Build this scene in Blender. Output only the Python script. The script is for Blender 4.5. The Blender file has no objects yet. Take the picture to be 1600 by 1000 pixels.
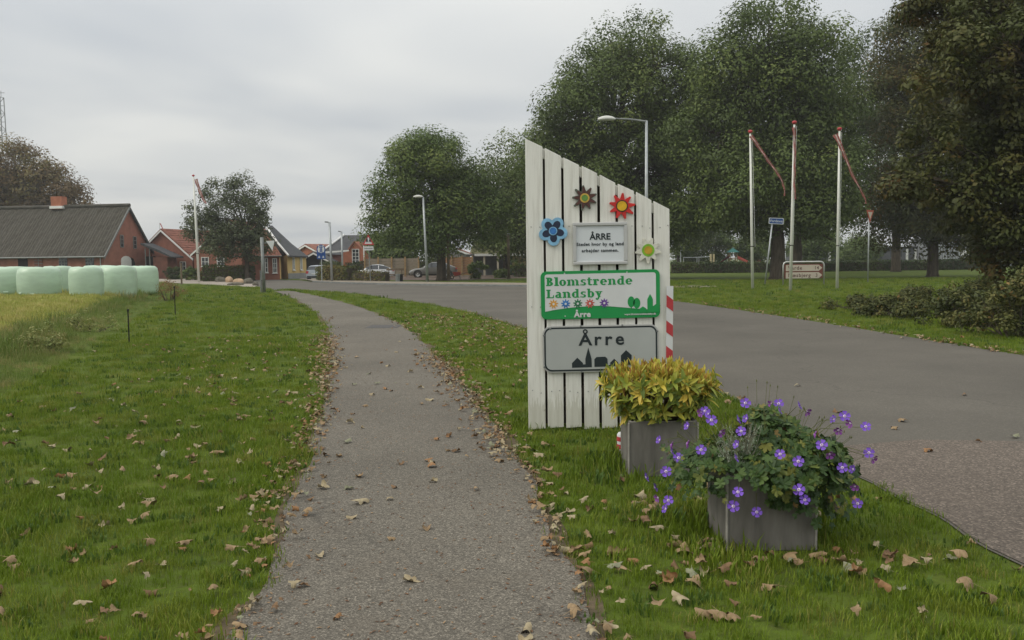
import bpy, bmesh, math, random
import numpy as np
from mathutils import Vector, Matrix, Euler
random.seed(7); rng = np.random.default_rng(7)
R = math.radians
scene = bpy.context.scene
col = scene.collection

# ------------------------------------------------------------------ camera
H = 1.55; FPX = 1350.0; HOR = 407.0; ROLL = R(0.6)
PITCH = math.atan((500 - HOR) / FPX)
Fv = Vector((0, math.cos(PITCH), -math.sin(PITCH)))
U0 = Vector((0, math.sin(PITCH), math.cos(PITCH))); R0 = Vector((1, 0, 0))
Rv = R0 * math.cos(ROLL) - U0 * math.sin(ROLL)
Uv = R0 * math.sin(ROLL) + U0 * math.cos(ROLL)
cam_d = bpy.data.cameras.new('camera'); cam = bpy.data.objects.new('camera', cam_d); col.objects.link(cam)
cam.matrix_world = Matrix(((Rv.x, Uv.x, -Fv.x, 0), (Rv.y, Uv.y, -Fv.y, 0), (Rv.z, Uv.z, -Fv.z, H), (0, 0, 0, 1)))
cam_d.sensor_width = 36; cam_d.lens = 36 * FPX / 1600; cam_d.clip_start = 0.1; cam_d.clip_end = 5000
scene.camera = cam

# ------------------------------------------------------------------ sky, sun, exposure
SUN_EL, SUN_AZ = R(42), R(-106)
w = bpy.data.worlds.new('World'); scene.world = w; w.use_nodes = True
nt = w.node_tree; N = nt.nodes; L = nt.links; N.clear()
def nd(t, **k):
    n = N.new(t)
    for a, b in k.items(): setattr(n, a, b)
    return n
def mth(op, a, b=None, c=None):
    n = nd('ShaderNodeMath', operation=op)
    for i, v in enumerate((a, b, c)):
        if v is None: continue
        if isinstance(v, (int, float)): n.inputs[i].default_value = v
        else: L.new(v, n.inputs[i])
    return n.outputs[0]
sky = nd('ShaderNodeTexSky', sky_type='NISHITA', sun_disc=False, sun_elevation=SUN_EL, sun_rotation=SUN_AZ)
tc = nd('ShaderNodeTexCoord'); sx = nd('ShaderNodeSeparateXYZ'); L.new(tc.outputs['Generated'], sx.inputs[0])
zc = mth('MAXIMUM', sx.outputs[2], 0.0); zd = mth('ADD', zc, 0.10)
cx = nd('ShaderNodeCombineXYZ'); L.new(mth('DIVIDE', sx.outputs[0], zd), cx.inputs[0]); L.new(mth('DIVIDE', sx.outputs[1], zd), cx.inputs[1])
n1 = nd('ShaderNodeTexNoise'); n1.inputs['Scale'].default_value = 0.62; n1.inputs['Detail'].default_value = 3; n1.inputs['Roughness'].default_value = 0.46; n1.inputs['Distortion'].default_value = 0.3
L.new(cx.outputs[0], n1.inputs['Vector'])
rp = nd('ShaderNodeValToRGB'); L.new(n1.outputs['Fac'], rp.inputs[0])
rp.color_ramp.elements[0].position = 0.34; rp.color_ramp.elements[0].color = (0.49, 0.52, 0.55, 1)
rp.color_ramp.elements[1].position = 0.64; rp.color_ramp.elements[1].color = (0.73, 0.735, 0.71, 1)
# overcast sky: the cloud deck grows brighter towards the zenith
grad = mth('MULTIPLY_ADD', mth('POWER', zc, 1.3), 1.5, 0.97)
bg1 = nd('ShaderNodeBackground'); L.new(rp.outputs[0], bg1.inputs[0]); L.new(grad, bg1.inputs[1])
bg2 = nd('ShaderNodeBackground'); L.new(sky.outputs[0], bg2.inputs[0]); bg2.inputs[1].default_value = 0.08
mx = nd('ShaderNodeMixShader'); mx.inputs[0].default_value = 0.06; L.new(bg1.outputs[0], mx.inputs[1]); L.new(bg2.outputs[0], mx.inputs[2])
wo = nd('ShaderNodeOutputWorld'); L.new(mx.outputs[0], wo.inputs[0])
sd = bpy.data.lights.new('sun', 'SUN'); sd.energy = 1.5; sd.angle = R(30); sd.color = (1, 0.94, 0.84)
so = bpy.data.objects.new('sun', sd); col.objects.link(so)
so.rotation_euler = (R(90) - SUN_EL, 0, R(-74)); so.location = (-20, -20, 40)
vs = scene.view_settings; vs.view_transform = 'Standard'; vs.look = 'None'; vs.gamma = 1; vs.exposure = 0.0
scene.cycles.use_denoising = True
scene.cycles.max_bounces = 6; scene.cycles.transparent_max_bounces = 8

# ------------------------------------------------------------------ geometry helpers
def sstep(a, b, x):
    t = np.clip((x - a) / (b - a), 0, 1); return t * t * (3 - 2 * t)
BK = np.array([(3.0, -4.9), (11.3, -6.7), (16.6, -8.4), (27, -11.8), (48, -18.6), (80, -30)])   # foot of the field bank: y, x
def gz(x, y):
    xb = np.interp(y, BK[:, 0], BK[:, 1])
    return 0.34 * sstep(0.2, 2.2, xb - x) * (1 - sstep(52, 70, np.asarray(y, float)))
def ray(px, py): return Fv + Rv * ((px - 800) / FPX) + Uv * ((500 - py) / FPX)
def P(px, py, y):
    d = ray(px, py); t = y / d.y; return Vector((d.x * t, y, H + d.z * t))
def G(px, py):
    d = ray(px, py); z = 0.0
    for _ in range(12):
        t = (z - H) / d.z; z = float(gz(d.x * t, d.y * t))
    return Vector((d.x * t, d.y * t, z))
def XD(px, y): return P(px, 407 - (px - 800) * math.tan(ROLL), y).x       # world x at depth y for a column near eye level
def S(y): return FPX / y                                                  # pixels per metre

def tag(o, label=None, cat=None, group=None, kind=None):
    if label: o['label'] = label
    if cat: o['category'] = cat
    if group: o['group'] = group
    if kind: o['kind'] = kind
    return o
def thing(name, loc, label, cat, rz=0, group=None):
    o = bpy.data.objects.new(name, None); col.objects.link(o); o.location = loc; o.rotation_euler = (0, 0, rz)
    o.empty_display_size = 0.2
    return tag(o, label, cat, group)
def link(name, me, parent=None, loc=None, rot=None, scl=None):
    o = bpy.data.objects.new(name, me); col.objects.link(o)
    if parent: o.parent = parent
    if loc is not None: o.location = loc
    if rot is not None: o.rotation_euler = rot
    if scl is not None: o.scale = (scl,) * 3 if isinstance(scl, (int, float)) else scl
    return o
class MB:
    def __init__(s): s.v = []; s.f = []
    def add(s, v, f):
        b = len(s.v); s.v += [tuple(p) for p in v]; s.f += [tuple(i + b for i in q) for q in f]; return s
    def box(s, c, d, rot=None):
        v = [Vector((x * d[0] / 2, y * d[1] / 2, z * d[2] / 2)) for x in (-1, 1) for y in (-1, 1) for z in (-1, 1)]
        if rot: m = Euler(rot).to_matrix(); v = [m @ p for p in v]
        c = Vector(c)
        return s.add([p + c for p in v], [(0, 1, 3, 2), (4, 6, 7, 5), (0, 4, 5, 1), (2, 3, 7, 6), (0, 2, 6, 4), (1, 5, 7, 3)])
    def tube(s, pts, rad, n=8, cap=True):
        pts = [Vector(p) for p in pts]
        if isinstance(rad, (int, float)): rad = [rad] * len(pts)
        v = []; f = []
        for i, p in enumerate(pts):
            t = (pts[min(i + 1, len(pts) - 1)] - pts[max(i - 1, 0)]).normalized()
            a = t.cross(Vector((0, 0, 1)))
            if a.length < 1e-3: a = t.cross(Vector((0, 1, 0)))
            a.normalize(); b = t.cross(a)
            for k in range(n):
                th = 2 * math.pi * k / n; v.append(p + (a * math.cos(th) + b * math.sin(th)) * rad[i])
        for i in range(len(pts) - 1):
            for k in range(n):
                k2 = (k + 1) % n; f.append((i * n + k, (i + 1) * n + k, (i + 1) * n + k2, i * n + k2))
        if cap: f.append(tuple(range(n))); f.append(tuple((len(pts) - 1) * n + k for k in reversed(range(n))))
        return s.add(v, f)
    def prism(s, poly, y0, y1):                 # polygon in x,z extruded along y (y0 is the front)
        n = len(poly); v = [(p[0], y0, p[1]) for p in poly] + [(p[0], y1, p[1]) for p in poly]
        f = [tuple(range(n)), tuple(reversed(range(n, 2 * n)))] + [(i, i + n, (i + 1) % n + n, (i + 1) % n) for i in range(n)]
        return s.add(v, f)
    def lathe(s, prof, n=16, axis='z', c=(0, 0, 0)):
        v = []; f = []; m = len(prof)
        for k in range(n):
            th = 2 * math.pi * k / n
            for r, h in prof:
                a, b = r * math.cos(th), r * math.sin(th)
                p = (a, b, h) if axis == 'z' else ((a, h, b) if axis == 'y' else (h, a, b))
                v.append((p[0] + c[0], p[1] + c[1], p[2] + c[2]))
        for k in range(n):
            for i in range(m - 1):
                k2 = (k + 1) % n; f.append((k * m + i, k2 * m + i, k2 * m + i + 1, k * m + i + 1))
        return s.add(v, f)
    def mesh(s, name, mat, smooth=False):
        me = bpy.data.meshes.new(name); me.from_pydata(s.v, [], s.f)
        bm = bmesh.new(); bm.from_mesh(me); bmesh.ops.recalc_face_normals(bm, faces=bm.faces); bm.to_mesh(me); bm.free()
        if mat: me.materials.append(mat)
        if smooth: me.polygons.foreach_set('use_smooth', [True] * len(me.polygons))
        return me
    def build(s, name, mat, parent=None, smooth=False, loc=None, rot=None, bevel=0):
        o = link(name, s.mesh(name, mat, smooth), parent, loc, rot)
        if bevel:
            b = o.modifiers.new('bevel', 'BEVEL'); b.width = bevel; b.segments = 2; b.limit_method = 'ANGLE'
        return o
def np_mesh(name, verts, nper, mat, rnd=None, normals=None):
    """quads/tris soup: verts (n*nper,3); one face per nper verts, float attribute rnd per face"""
    n = len(verts) // nper
    me = bpy.data.meshes.new(name); me.vertices.add(len(verts)); me.vertices.foreach_set('co', np.asarray(verts, np.float32).ravel())
    me.loops.add(n * nper); me.loops.foreach_set('vertex_index', np.arange(n * nper, dtype=np.int32))
    me.polygons.add(n); me.polygons.foreach_set('loop_start', np.arange(0, n * nper, nper, dtype=np.int32))
    me.update(calc_edges=True)
    if rnd is not None:
        at = me.attributes.new('rnd', 'FLOAT', 'FACE'); at.data.foreach_set('value', np.asarray(rnd, np.float32))
    if normals is not None:
        me.polygons.foreach_set('use_smooth', np.ones(n, bool)); me.normals_split_custom_set_from_vertices(np.repeat(np.asarray(normals, np.float32), nper, 0))
    me.materials.append(mat); return me

# ------------------------------------------------------------------ materials
def base_mat(name):
    m = bpy.data.materials.new(name); m.use_nodes = True; t = m.node_tree; b = t.nodes['Principled BSDF']; return m, t, b
def mixc(t, fac, a, b):
    n = t.nodes.new('ShaderNodeMix'); n.data_type = 'RGBA'
    if isinstance(fac, (int, float)): n.inputs[0].default_value = fac
    else: t.links.new(fac, n.inputs[0])
    for i, v in ((6, a), (7, b)):
        if isinstance(v, (tuple, list)): n.inputs[i].default_value = (*v[:3], 1)
        else: t.links.new(v, n.inputs[i])
    return n.outputs[2]
def noise(t, scale, detail=3, rough=.55, coord='Object', vec=None):
    n = t.nodes.new('ShaderNodeTexNoise'); n.inputs['Scale'].default_value = scale; n.inputs['Detail'].default_value = detail; n.inputs['Roughness'].default_value = rough
    if vec is None:
        if coord == 'World': vec = t.nodes.new('ShaderNodeNewGeometry').outputs['Position']
        else: vec = t.nodes.new('ShaderNodeTexCoord').outputs[coord]
    t.links.new(vec, n.inputs['Vector']); return n.outputs['Fac']
def ramp(t, fac, stops):
    r = t.nodes.new('ShaderNodeValToRGB'); t.links.new(fac, r.inputs[0]); e = r.color_ramp.elements
    while len(e) < len(stops): e.new(0.5)
    for i, (p, c) in enumerate(stops): e[i].position = p; e[i].color = (*c[:3], 1) if not isinstance(c, (int, float)) else (c, c, c, 1)
    return r.outputs[0]
def bumpn(t, b, h, s, d=.02):
    n = t.nodes.new('ShaderNodeBump'); n.inputs['Strength'].default_value = s; n.inputs['Distance'].default_value = d
    t.links.new(h, n.inputs['Height']); t.links.new(n.outputs[0], b.inputs['Normal'])
def mk(name, c, rough=.75, var=.18, scale=4, c2=None, bump=0, bscale=40, metal=0, spec=.3, coord='Object', stretch=None, th=(.35, .65)):
    m, t, b = base_mat(name); b.inputs['Roughness'].default_value = rough; b.inputs['Metallic'].default_value = metal; b.inputs['Specular IOR Level'].default_value = spec
    vec = None
    if stretch:
        mp = t.nodes.new('ShaderNodeMapping'); mp.inputs['Scale'].default_value = stretch
        t.links.new(t.nodes.new('ShaderNodeTexCoord').outputs['Object'], mp.inputs[0]); vec = mp.outputs[0]
    lo = tuple(v * (1 - var) for v in c) if c2 is None else c2; hi = tuple(min(1, v * (1 + var)) for v in c) if c2 is None else c
    f = noise(t, scale, 4, .6, coord, vec)
    t.links.new(ramp(t, f, [(th[0], lo), (th[1], hi)]), b.inputs['Base Color'])
    if bump: bumpn(t, b, noise(t, bscale, 3, .6, coord, vec), bump)
    return m
def leafmat(name, stops, src='attr', trans=.25, rough=.55, wn=None):
    m, t, b = base_mat(name); b.inputs['Roughness'].default_value = rough; b.inputs['Specular IOR Level'].default_value = .25
    if src == 'attr':
        a = t.nodes.new('ShaderNodeAttribute'); a.attribute_name = 'rnd'; f = a.outputs['Fac']
    else: f = t.nodes.new('ShaderNodeObjectInfo').outputs['Random']
    c = ramp(t, f, stops)
    if wn: c = mixc(t, ramp(t, noise(t, wn[0], 2, .5, 'World'), [(.42, 0.0), (.62, wn[2])]), c, wn[1])
    t.links.new(c, b.inputs['Base Color'])
    tr = t.nodes.new('ShaderNodeBsdfTranslucent'); t.links.new(c, tr.inputs[0])
    ms = t.nodes.new('ShaderNodeMixShader'); ms.inputs[0].default_value = trans
    o = t.nodes['Material Output']; t.links.new(b.outputs[0], ms.inputs[1]); t.links.new(tr.outputs[0], ms.inputs[2]); t.links.new(ms.outputs[0], o.inputs[0])
    return m
def grassmat(name, stops, patch, patch2):
    m, t, b = base_mat(name); b.inputs['Roughness'].default_value = .6; b.inputs['Specular IOR Level'].default_value = .2
    c = ramp(t, t.nodes.new('ShaderNodeObjectInfo').outputs['Random'], stops)
    c = mixc(t, ramp(t, noise(t, .45, 3, .6, 'World'), [(.40, 0.0), (.68, .75)]), c, patch)
    c = mixc(t, ramp(t, noise(t, 1.7, 3, .6, 'World'), [(.52, 0.0), (.75, .6)]), c, patch2)
    t.links.new(c, b.inputs['Base Color'])
    tr = t.nodes.new('ShaderNodeBsdfTranslucent'); t.links.new(c, tr.inputs[0])
    ms = t.nodes.new('ShaderNodeMixShader'); ms.inputs[0].default_value = .3
    o = t.nodes['Material Output']; t.links.new(b.outputs[0], ms.inputs[1]); t.links.new(tr.outputs[0], ms.inputs[2]); t.links.new(ms.outputs[0], o.inputs[0])
    return m
def asphalt(name, c, grain, gscale, warm):
    m, t, b = base_mat(name); b.inputs['Roughness'].default_value = .85; b.inputs['Specular IOR Level'].default_value = .25
    v = t.nodes.new('ShaderNodeTexVoronoi'); v.inputs['Scale'].default_value = gscale
    pos = t.nodes.new('ShaderNodeNewGeometry').outputs['Position']; t.links.new(pos, v.inputs['Vector'])
    sep = t.nodes.new('ShaderNodeSeparateColor'); t.links.new(v.outputs['Color'], sep.inputs[0])
    g = ramp(t, sep.outputs[0], [(0, tuple(x * (1 - grain) for x in c)), (.6, c), (.86, tuple(x * (1 + grain) for x in c)), (1, tuple(x * (1 + 2.6 * grain) for x in c))])
    big = ramp(t, noise(t, .35, 4, .6, 'World'), [(.35, .82), (.7, 1.12)])
    mm = t.nodes.new('ShaderNodeMix'); mm.data_type = 'RGBA'; mm.blend_type = 'MULTIPLY'; mm.inputs[0].default_value = 1
    t.links.new(g, mm.inputs[6]); t.links.new(big, mm.inputs[7])
    c2 = mixc(t, ramp(t, noise(t, 2.3, 5, .65, 'World'), [(.5, 0.0), (.75, .35)]), mm.outputs[2], warm)
    # fine cracks
    vc = t.nodes.new('ShaderNodeTexVoronoi'); vc.feature = 'DISTANCE_TO_EDGE'; vc.inputs['Scale'].default_value = .16
    wn_ = t.nodes.new('ShaderNodeTexNoise'); wn_.inputs['Scale'].default_value = 1.1; wn_.inputs['Detail'].default_value = 6; t.links.new(pos, wn_.inputs['Vector'])
    va = t.nodes.new('ShaderNodeVectorMath'); va.operation = 'ADD'; t.links.new(pos, va.inputs[0]); vsx = t.nodes.new('ShaderNodeVectorMath'); vsx.operation = 'SCALE'; vsx.inputs['Scale'].default_value = 1.6; t.links.new(wn_.outputs['Color'], vsx.inputs[0]); t.links.new(vsx.outputs[0], va.inputs[1]); t.links.new(va.outputs[0], vc.inputs['Vector'])
    c2 = mixc(t, ramp(t, vc.outputs['Distance'], [(0.0, .55), (.0035, 0.0)]), c2, tuple(x * .5 for x in c))
    t.links.new(c2, b.inputs['Base Color']); bumpn(t, b, v.outputs['Distance'], .35, .006)
    return m
M = {}
M['path'] = asphalt('path_asphalt', (.132, .117, .093), .42, 150, (.118, .097, .072))
M['road'] = asphalt('road_asphalt', (.108, .097, .079), .12, 90, (.098, .087, .070))
M['road_old'] = asphalt('old_asphalt', (.122, .099, .079), .36, 85, (.108, .085, .066))
M['pave'] = mk('pavement', (.235, .20, .155), .9, .15, 1.5, bump=.2, coord='World')
M['gravel'] = mk('gravel', (.30, .26, .215), .95, .3, 6, bump=.5, bscale=25)
M['brick'] = mk('brick_red', (.28, .12, .083), .9, .16, 1.2)
M['brick_d'] = mk('brick_dark', (.21, .09, .065), .9, .2, 1.5)
M['brick_o'] = mk('brick_orange', (.38, .145, .085), .9, .15, 1.5)
M['yellow'] = mk('yellow_render', (.60, .43, .18), .85, .07, 1)
M['plinth'] = mk('plinth_grey', (.27, .27, .26), .9, .1, 2)
M['whitew'] = mk('white_paint_trim', (.72, .72, .69), .6, .05, 3)
M['roof_g'] = mk('roof_fibre_cement', (.095, .086, .070), .9, .3, .9, c2=(.045, .043, .034), bump=.2)
M['roof_d'] = mk('roof_slate', (.060, .061, .063), .8, .2, 2)
M['roof_r'] = mk('roof_red_tile', (.22, .09, .06), .85, .25, 2)
M['glass'] = mk('window_glass', (.03, .035, .04), .08, .1, 1, spec=.6)
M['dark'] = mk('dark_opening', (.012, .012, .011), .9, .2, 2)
M['wood'] = mk('timber_fence', (.28, .20, .12), .85, .25, 2, stretch=(1, 1, 8))
M['wood_post'] = mk('timber_post', (.16, .12, .08), .9, .3, 3)
M['galv'] = mk('galvanised_steel', (.36, .38, .38), .45, .12, 3, metal=.4)
M['galv_d'] = mk('weathered_steel', (.20, .21, .20), .5, .15, 3, metal=.3)
M['pole'] = mk('flagpole_white', (.66, .66, .60), .45, .06, 1.5)
M['red'] = mk('red_paint', (.42, .045, .05), .5, .12, 6)
M['bark'] = mk('bark', (.075, .06, .043), .95, .35, 3, bump=.8, bscale=12, stretch=(3, 3, .6))
M['bale'] = mk('bale_wrap_green', (.43, .56, .41), .35, .08, 1.3, bump=.35, bscale=4, spec=.5, stretch=(1, 1, 3))
M['stone_g'] = mk('boulder_grey', (.12, .11, .085), .95, .35, 3, bump=.6, bscale=9)
M['stone_p'] = mk('boulder_pink', (.44, .31, .20), .95, .2, 3, bump=.6, bscale=9)
def boardmat():
    m, t, b = base_mat('weathered_white_boards'); b.inputs['Roughness'].default_value = .6
    mp = t.nodes.new('ShaderNodeMapping'); mp.inputs['Scale'].default_value = (14, 14, .9)
    g = t.nodes.new('ShaderNodeNewGeometry').outputs['Position']; t.links.new(g, mp.inputs[0])
    f = noise(t, 2.2, 5, .6, vec=mp.outputs[0]); c = ramp(t, f, [(.36, (.60, .585, .52)), (.55, (.71, .70, .635))])
    f2 = noise(t, 9, 4, .7, 'World'); c = mixc(t, ramp(t, f2, [(.70, 0.0), (.78, .8)]), c, (.24, .2, .14))
    # green-brown splash dirt on the lowest decimetres
    sp = t.nodes.new('ShaderNodeSeparateXYZ'); t.links.new(g, sp.inputs[0])
    mm = t.nodes.new('ShaderNodeMath'); mm.operation = 'MULTIPLY_ADD'; t.links.new(noise(t, 6, 4, .6, vec=mp.outputs[0]), mm.inputs[0]); mm.inputs[1].default_value = -.5; t.links.new(sp.outputs[2], mm.inputs[2])
    c = mixc(t, ramp(t, mm.outputs[0], [(-.30, .35), (-.12, 0.0)]), c, (.34, .32, .22))
    t.links.new(c, b.inputs['Base Color']); bumpn(t, b, f, .25, .004); return m
M['board'] = boardmat()
M['board_back'] = mk('shade_dark_backing', (.05, .042, .03), .9, .3, 4)  # dark tone paints in the shadow behind the board gaps
M['planter'] = mk('planter_fibre_cement', (.185, .172, .15), .8, .25, 2.4, c2=(.112, .104, .09), bump=.15, bscale=30, stretch=(4, 4, .8))
M['edge'] = mk('worn_lit_planter_edge', (.28, .262, .23), .8, .2, 12)  # pale wear tone that also paints in the edge highlight
M['soil'] = mk('soil', (.03, .022, .015), 1, .3, 20, bump=.8)
M['sign_w'] = mk('sign_white', (.60, .61, .60), .45, .05, 3)
M['sign_grey'] = mk('sign_grey', (.385, .40, .38), .4, .05, 2)
M['sign_b'] = mk('sign_black', (.018, .026, .028), .5, .1, 3)
M['sign_gr'] = mk('sign_green', (.014, .26, .065), .45, .06, 3)
M['alu'] = mk('aluminium', (.50, .50, .48), .35, .06, 3, metal=.5)
M['blue'] = mk('sign_blue', (.012, .06, .22), .45, .1, 3)
M['paper'] = mk('paper_sheet', (.60, .63, .64), .25, .03, 3, spec=.5)
def pm(n, c): M[n] = mk('paint_' + n, c, .6, .18, 14)
pm('p_brown', (.085, .035, .03)); pm('p_grgrey', (.10, .11, .085)); pm('p_yel', (.55, .36, .07)); pm('p_grn', (.11, .23, .05)); pm('p_red', (.52, .028, .025))
pm('p_yellow', (.62, .37, .02)); pm('p_dkbr', (.06, .03, .02)); pm('p_lblue', (.21, .42, .60)); pm('p_navy', (.02, .028, .055)); pm('p_blue', (.04, .16, .42))
pm('p_cream', (.60, .59, .50)); pm('p_green', (.19, .42, .03)); pm('p_ochre', (.46, .28, .03)); pm('p_violet', (.14, .06, .28)); pm('p_dred', (.5, .10, .08)); pm('p_dgreen', (.03, .16, .07)); pm('p_orange', (.6, .3, .06))

# ------------------------------------------------------------------ ground, paths, roads
def catmull(pts, n=6):
    out = []
    for i in range(len(pts) - 1):
        p0, p1, p2, p3 = pts[max(i - 1, 0)], pts[i], pts[i + 1], pts[min(i + 2, len(pts) - 1)]
        for k in range(n):
            t = k / n
            out.append(tuple(.5 * (2 * p1[j] + (p2[j] - p0[j]) * t + (2 * p0[j] - 5 * p1[j] + 4 * p2[j] - p3[j]) * t * t + (3 * p1[j] - p0[j] - 3 * p2[j] + p3[j]) * t ** 3) for j in (0, 1)))
    out.append(tuple(pts[-1])); return out
def gp(px): return [tuple(G(*p)[:2]) for p in px]
def wob(pts, a, s=0):
    return [(x + a * (math.sin(y * 3.1 + s) + math.sin(y * 7.3 + x * 2 + s) * .6) * min(1, 12 / max(y, 6)), y) for x, y in pts]
pathL = wob(catmull([(-.95, -6), (-.98, 0)] + gp([(368, 1000), (440, 825), (490, 690), (517, 565), (505, 500), (462, 468), (428, 455)]), 12), .025)
pathR = wob(catmull([(.62, -6), (.5, 0)] + gp([(932, 1000), (852, 805), (790, 690), (695, 572), (628, 510), (560, 480), (500, 464), (455, 454.5)]), 12), .025, 2)
roadL = wob(catmull([(2.9, -8), (2.75, 0)] + gp([(1600, 885), (1360, 757), (1110, 607), (930, 541), (820, 514), (700, 481), (560, 459.5), (500, 455), (452, 452)]), 10), .03, 4)
roadR = catmull([(9.2, -8), (8.6, 5)] + gp([(1600, 556), (1420, 527), (1300, 507), (1150, 484), (1050, 470), (940, 455), (830, 448), (700, 446.5), (620, 445.5), (530, 443), (490, 441)]), 8)
junc = gp([(452, 452), (436, 453.5), (424, 453.5), (408, 450), (398, 446), (386, 441.5), (380, 438), (400, 437), (430, 437), (470, 438.2), (490, 441)])
path_poly = pathL + pathR[::-1]
road_poly = roadL + junc[1:-1] + roadR[::-1]
from mathutils.geometry import tessellate_polygon
def sheet(name, poly, z, mat, **k):
    tri = tessellate_polygon([[Vector((x, y, 0)) for x, y in poly]])
    me = bpy.data.meshes.new(name); me.from_pydata([(x, y, z) for x, y in poly], [], [tuple(t) for t in tri])
    bm = bmesh.new(); bm.from_mesh(me); bmesh.ops.recalc_face_normals(bm, faces=bm.faces)
    if bm.faces and sum(f.normal.z for f in bm.faces) < 0: bmesh.ops.reverse_faces(bm, faces=bm.faces)
    bm.to_mesh(me); bm.free(); me.materials.append(mat)
    return tag(link(name, me), kind='structure')
def inpoly(poly, x, y):
    p = np.array(poly); x1, y1 = p[:, 0], p[:, 1]; x2, y2 = np.roll(x1, -1), np.roll(y1, -1); r = np.zeros(len(x), bool)
    for a, b, c, d in zip(x1, y1, x2, y2):
        if b == d: continue
        k = ((b > y) != (d > y)) & (x < (c - a) * (y - b) / (d - b) + a); r ^= k
    return r
m, t, b = base_mat('lawn_soil'); b.inputs['Roughness'].default_value = .95; b.inputs['Specular IOR Level'].default_value = .1
c = ramp(t, noise(t, 1.2, 5, .65, 'World'), [(.3, (.055, .08, .012)), (.55, (.085, .122, .015)), (.75, (.115, .14, .024))])
c = mixc(t, ramp(t, noise(t, 14, 4, .7, 'World'), [(.45, 0.0), (.7, .6)]), c, (.05, .045, .02))
t.links.new(c, b.inputs['Base Color']); bumpn(t, b, noise(t, 30, 4, .7, 'World'), .6, .03); M['ground'] = m
ys = np.concatenate([np.arange(-12, 60, 1.0), np.arange(60, 160, 8), [200, 300, 500, 900, 1600, 3000]])
xs = np.concatenate([-np.array([3000, 1600, 900, 500, 300, 200, 140, 100, 80, 60, 48][:11]), np.arange(-40, 22, 1.0), [26, 32, 40, 52, 70, 100, 150, 220, 350, 600, 1100, 2000, 3000]])
X, Y = np.meshgrid(xs, ys); Z = gz(X, Y); nx, ny = len(xs), len(ys)
me = bpy.data.meshes.new('ground'); me.from_pydata(np.stack([X, Y, Z], -1).reshape(-1, 3).tolist(), [], [(j * nx + i, j * nx + i + 1, (j + 1) * nx + i + 1, (j + 1) * nx + i) for j in range(ny - 1) for i in range(nx - 1)])
me.materials.append(M['ground']); me.polygons.foreach_set('use_smooth', [True] * len(me.polygons)); tag(link('ground', me), kind='structure')
sheet('footpath', path_poly, .012, M['path'])
sheet('road', road_poly, .008, M['road'])
def worn(p, k, sg): return [(x + sg * (.05 + .05 * math.sin(y * 2.3 + k) + .05 * math.sin(y * 5.1 + 2 * k)) * min(1.5, max(.8, y / 8)), y) for x, y in p]
wornL, wornR = worn(pathL[:-6], 1, -1), worn(pathR[:-6], 4, 1)
worn_poly = wornL + wornR[::-1]
sheet('worn_soil', worn_poly, .004, mk('worn_soil', (.125, .092, .055), .95, .3, 7, c2=(.07, .055, .03), bump=.4, coord='World'))
# older, coarser asphalt in the nearest stretch of the carriageway
yo = G(1450, 692).y
def clipy(poly, ymax): return [p for p in poly if p[1] <= ymax]
ol = clipy(roadL, yo); orr = clipy(roadR, yo + .3)
sheet('road_old_surface', [(x + .02, y) for x, y in ol] + [(3.4, yo + .08), (4.4, yo - .05), (5.6, yo + .12), (7, yo + .05)] + [(x - .05, y) for x, y in orr[::-1]], .0125, M['road_old'])
# far pavement along the other side of the junction
farR = gp([(490, 441), (530, 443), (620, 445.5), (700, 446.5), (830, 448), (940, 455)])
farO = gp([(470, 437.3), (530, 440), (620, 442), (700, 443), (830, 444.5), (950, 452.5)])
MB().add([(x, y, .10) for x, y in farR] + [(x, y + .25, .10) for x, y in farO] + [(x, y, 0) for x, y in farR],
         [(i, i + 1, i + 7, i + 6) for i in range(5)] + [(i + 12, i + 13, i + 1, i) for i in range(5)]).build('pavement', M['pave'])
tag(bpy.data.objects['pavement'], kind='structure')
kb = MB(); 
for i in range(5):
    a, b_ = Vector((*farR[i], 0)), Vector((*farR[i + 1], 0)); d = (b_ - a).normalized(); nn = Vector((d.y, -d.x, 0)) * .12
    kb.add([a + nn, b_ + nn, b_ + nn + Vector((0, 0, .115)), a + nn + Vector((0, 0, .115)), a - nn * .1 + Vector((0, 0, .115)), b_ - nn * .1 + Vector((0, 0, .115))], [(0, 1, 2, 3), (3, 2, 5, 4)])
tag(kb.build('kerb', M['galv_d']), kind='structure')
sheet('driveway', gp([(500, 437.6), (468, 436.6), (470, 432), (512, 432)]), .02, M['pave'])
sheet('gravel_patch', gp([(245, 441), (300, 444), (350, 446.5), (398, 449), (404, 445), (396, 441), (385, 437.5), (300, 436), (240, 436)]), .02, M['gravel'])
sheet('side_path', gp([(1000, 449), (1050, 450), (1120, 448.5), (1122, 446.5), (1050, 446.5), (1000, 446)]), .01, M['pave'])
sheet('earth_track', gp([(560, 437.5), (690, 438.2), (830, 434.5), (830, 430), (690, 430), (560, 430)]), .009, mk('bare_earth', (.10, .07, .05), .95, .25, 2))
# patched square in the footpath
mh = G(600, 511)
MB().box((mh.x, mh.y, .013), (.75, .95, .008)).build('path_patch', mk('patch_asphalt', (.075, .07, .066), .8, .25, 20)); tag(bpy.data.objects['path_patch'], kind='structure')

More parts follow.
